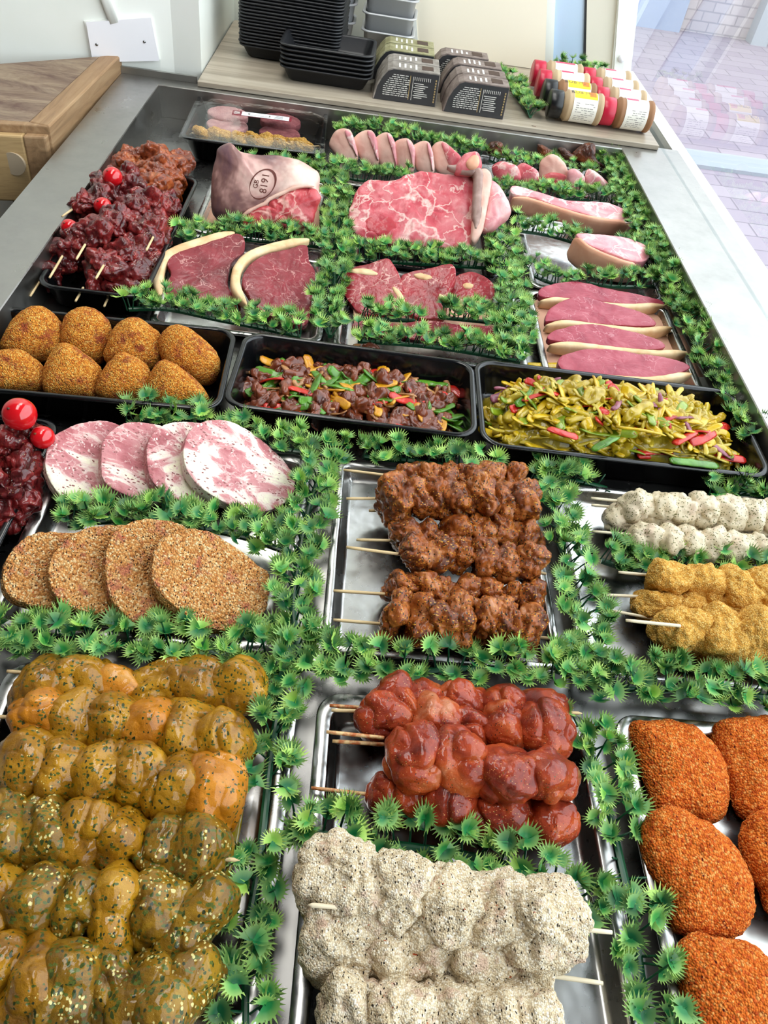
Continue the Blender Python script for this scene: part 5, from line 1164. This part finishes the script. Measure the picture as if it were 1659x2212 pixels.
def garland(label, px, zc=.034, width=.042, dens=1.0, gaps=(), seed=0, size=.0145, height=.030, px_z=None, rail_w=.006):
    rnd = random.Random(seed + 100); zr = max(.004, zc - .016)
    P = np.array([G(x, y, zc if px_z is None else px_z) for x, y in px]); P[:, 2] = zr
    if len(P) < 3: P = np.array([P[0], (P[0] + P[1]) / 2, P[1]]) if len(P) == 2 else P
    L = np.linalg.norm(np.diff(P, axis=0), axis=1).sum(); n = max(3, int(L / .0082 * dens)); Q = catmull(P, n, False)
    th = thing('parsley_garland', label, 'garland', (*Q[n // 2][:2], zr), 'green plastic parsley garlands')
    v, f = band(P, rail_w, .005, (0, 0, 1), 5, 10, .02, None, max(12, int(L / .02))); mk('stem', v, f, M_STEM, th, False)
    lv, lf, uvs, sv = [], [], [], []; cnt = 0
    def leaf(base, d, up_, s):
        nonlocal cnt
        x = unit(d); y = unit(np.cross(up_, x)); z = np.cross(x, y); R_ = np.stack([x, y, z], 1)
        W_ = LPV * (s, s * rnd.uniform(.85, 1.1), s * rnd.uniform(.5, 1.5)); lv.append(W_ @ R_.T + base); lf.append(LPF + cnt); cnt += len(LPV)
        u = min(1, max(0, rnd.gauss(.5, .28))); uvs.append(np.stack([np.full(len(LPT), u), LPT], 1))
    for i in range(n):
        t = i / (n - 1); T_ = unit(Q[min(i + 1, n - 1)] - Q[max(i - 1, 0)]); side = np.array([-T_[1], T_[0], 0])
        bare = any(a < t < b for a, b in gaps)
        for s_ in (-1, 1):
            b0 = Q[i] + side * s_ * .002 + T_ * rnd.uniform(-.004, .004)
            if bare:
                if rnd.random() < .30:
                    e = b0 + side * s_ * rnd.uniform(.008, .014) + T_ * rnd.uniform(-.006, .006) + np.array([0, 0, rnd.uniform(.006, .014)]); sv.append(tube([b0, e], [.0011, .0009], 5))
                continue
            out = rnd.uniform(.15, 1.0) * width / 2 * .85; hgt = height * rnd.uniform(.35, 1.0) * (1 - .35 * (out / (width / 2)) ** 2)
            e = b0 + side * s_ * out + T_ * rnd.uniform(-.008, .008) + np.array([0, 0, hgt])
            mid = (b0 + e) / 2 + np.array([0, 0, .003]); sv.append(tube([b0, mid, e], [.0011, .0009, .0007], 4, False))
            k = rnd.choice((2, 3, 3, 4)); a0 = rnd.uniform(0, 6.28)
            for j in range(k):
                a = a0 + 6.28 * j / k + rnd.uniform(-.5, .5); el = rnd.uniform(-.35, .75)
                d = np.array([math.cos(a) * math.cos(el), math.sin(a) * math.cos(el), math.sin(el)]) + side * s_ * .35
                upv = np.array([rnd.uniform(-.5, .5), rnd.uniform(-.7, .3), 1.0]); leaf(e - d * .001, d, upv, size * rnd.uniform(.7, 1.2))
            if rnd.random() < .7:
                d = side * s_ * rnd.uniform(.3, 1) + T_ * rnd.uniform(-1, 1) + np.array([0, 0, rnd.uniform(0, .5)]); leaf(mid, d, (rnd.uniform(-.3, .3), rnd.uniform(-.3, .3), 1), size * rnd.uniform(.7, 1.0))
    if sv: v, f = join(sv); mk('stalks', v, f, M_STEM, th)
    V = np.concatenate(lv); V[:, 2] = np.maximum(V[:, 2], .0045)
    V[:, 0] = np.minimum(V[:, 0], .6195)
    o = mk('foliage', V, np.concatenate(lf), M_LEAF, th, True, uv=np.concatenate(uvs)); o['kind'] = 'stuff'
GL = [
 ('green parsley garland running lengthwise between the yellow and the red skewers', [(615, 1455), (590, 1580), (572, 1740), (556, 1880), (535, 2010), (530, 2230)], dict(gaps=[(.38, .56)], zc=.034, width=.040, dens=.85)),
 ('green parsley garland across the front of the nut crumbed burgers', [(-30, 1355), (120, 1378), (300, 1372), (480, 1390), (640, 1415), (760, 1430)], dict(zc=.036, width=.050, dens=1.15)),
 ('green parsley garland across the front of the brown pork skewers', [(780, 1425), (900, 1430), (1050, 1425), (1200, 1440)], dict(zc=.034, width=.034, dens=.75)),
 ('green parsley garland across the front of the golden crumbed skewers', [(1210, 1425), (1330, 1465), (1480, 1470), (1700, 1490)], dict(zc=.036, width=.050, dens=1.15)),
 ('green parsley garland running lengthwise between the burgers and the brown skewers', [(700, 985), (668, 1080), (645, 1200), (635, 1300), (650, 1400)], dict(zc=.034, width=.048, dens=1.0)),
 ('green parsley garland running lengthwise between the brown and the pale skewers', [(1195, 1020), (1212, 1120), (1240, 1230), (1270, 1340), (1265, 1440)], dict(zc=.034, width=.048, dens=1.05)),
 ('green parsley garland in front of the spice crumbed joints and the beef stir fry', [(270, 890), (380, 880), (500, 925), (620, 950), (750, 965)], dict(zc=.036, width=.040, dens=.95)),
 ('green parsley garland between the beef stir fry and the brown skewers', [(790, 965), (900, 975), (1080, 1000)], dict(zc=.032, width=.036, dens=.85)),
 ('green parsley garland in front of the curried stir fry', [(1160, 1010), (1260, 1020), (1320, 1035)], dict(zc=.030, width=.034, dens=.8, gaps=[(.75, 1.1)])),
 ('green parsley garland at the near right corner of the curried stir fry', [(1545, 1055), (1620, 1045), (1700, 1060)], dict(zc=.034, width=.036, dens=1.0)),
 ('green parsley garland between the two rows of burgers', [(140, 1110), (260, 1100), (400, 1112), (520, 1135), (610, 1165)], dict(zc=.036, width=.040, dens=1.1)),
 ('green parsley garland between the pale herb and the golden crumbed skewers', [(1310, 1190), (1400, 1215), (1520, 1215), (1700, 1235)], dict(zc=.030, width=.030, dens=.9)),
 ('green parsley garland across the tray between the red and the white crusted skewers', [(640, 1765), (740, 1795), (880, 1810), (1060, 1840), (1200, 1890), (1310, 1960)], dict(zc=.034, width=.036, dens=.9)),
 ('green parsley garland running lengthwise between the red skewers and the orange cutlets', [(1270, 1560), (1315, 1680), (1345, 1800), (1375, 1930), (1400, 2080), (1420, 2230)], dict(zc=.034, width=.040, dens=.85, gaps=[(.44, .6)])),
 ('green parsley garland in front of the rump steaks', [(275, 645), (360, 645), (470, 668), (560, 685), (650, 705)], dict(zc=.040, width=.036, dens=1.0)),
 ('green parsley garland behind the beef stir fry', [(775, 715), (880, 722), (990, 735), (1130, 760)], dict(zc=.040, width=.030, dens=1.0)),
 ('green parsley garland running lengthwise between the rump and the marbled steaks', [(715, 525), (725, 590), (705, 640), (715, 705)], dict(zc=.034, width=.046, dens=1.1)),
 ('green parsley garland running lengthwise between the lamb leg and the shoulder joint', [(705, 345), (722, 400), (735, 455), (725, 510)], dict(zc=.034, width=.050, dens=1.15)),
 ('green parsley garland in front of the stamped lamb leg', [(392, 500), (470, 492), (560, 500), (690, 512)], dict(zc=.038, width=.036, dens=1.1)),
 ('green parsley garland in front of the large shoulder joint', [(740, 538), (840, 545), (950, 552), (1070, 560)], dict(zc=.036, width=.036, dens=1.0)),
 ('green parsley garland running lengthwise right of the shoulder joint and marbled steaks', [(1085, 500), (1090, 560), (1110, 640), (1110, 740)], dict(zc=.036, width=.055, dens=1.25)),
 ('green parsley garland branching towards the pork joint', [(1120, 555), (1190, 590), (1250, 600)], dict(zc=.030, width=.034, dens=.9)),
 ('green parsley garland in front of the pork joint', [(1275, 592), (1340, 600), (1420, 600)], dict(zc=.034, width=.026, dens=.7)),
 ('green parsley garland in front of the pork belly', [(1125, 480), (1190, 490), (1260, 510)], dict(zc=.038, width=.034, dens=1.05)),
 ('green parsley garland at the near end of the pork belly', [(1345, 525), (1400, 535), (1440, 550)], dict(zc=.036, width=.034, dens=.9)),
 ('long green parsley garland along the right side of the well', [(1300, 322), (1345, 400), (1378, 470), (1428, 560), (1480, 660), (1528, 750), (1578, 840), (1645, 950)], dict(zc=.040, width=.056, dens=1.35)),
 ('green parsley garland behind the upright chops', [(725, 275), (800, 275), (880, 290), (960, 310), (1040, 318)], dict(zc=.042, width=.044, dens=1.15)),
 ('green parsley garland between the upright chops and the shoulder joint', [(720, 358), (790, 372), (880, 375)], dict(zc=.034, width=.040, dens=1.1)),
 ('green parsley garland around the dark glazed joints', [(1060, 330), (1110, 345), (1190, 350), (1280, 375)], dict(zc=.036, width=.034, dens=.9)),
 ('green parsley garland between the small chops and the pork belly', [(1075, 400), (1160, 408), (1250, 412), (1340, 425)], dict(zc=.036, width=.038, dens=1.1)),
 ('green parsley garland crossing behind the dark red steak strips', [(785, 668), (860, 670), (900, 672)], dict(zc=.034, width=.030, dens=1.0)),
 ('green parsley garland right of the dark red steak strips', [(960, 665), (1030, 672), (1110, 680)], dict(zc=.038, width=.046, dens=1.3)),
 ('green parsley garland behind the wrapped pack and the lamb leg', [(500, 345), (580, 352), (680, 362)], dict(zc=.030, width=.036, dens=1.0)),
 ('green parsley garland on the shelf between the cartons and the jars', [(1060, 150), (1100, 165), (1125, 200), (1150, 235)], dict(zc=.090, width=.050, dens=1.2, height=.028)),
 ('green parsley garland on the shelf behind the seasoning jars', [(1205, 135), (1250, 140), (1300, 158)], dict(zc=.095, width=.040, dens=1.0, height=.03)),
]
for i, (l, px, kw) in enumerate(GL): garland(l, px, seed=i, **kw)
for o in bpy.data.objects:
    if '_o' in o: del o['_o']
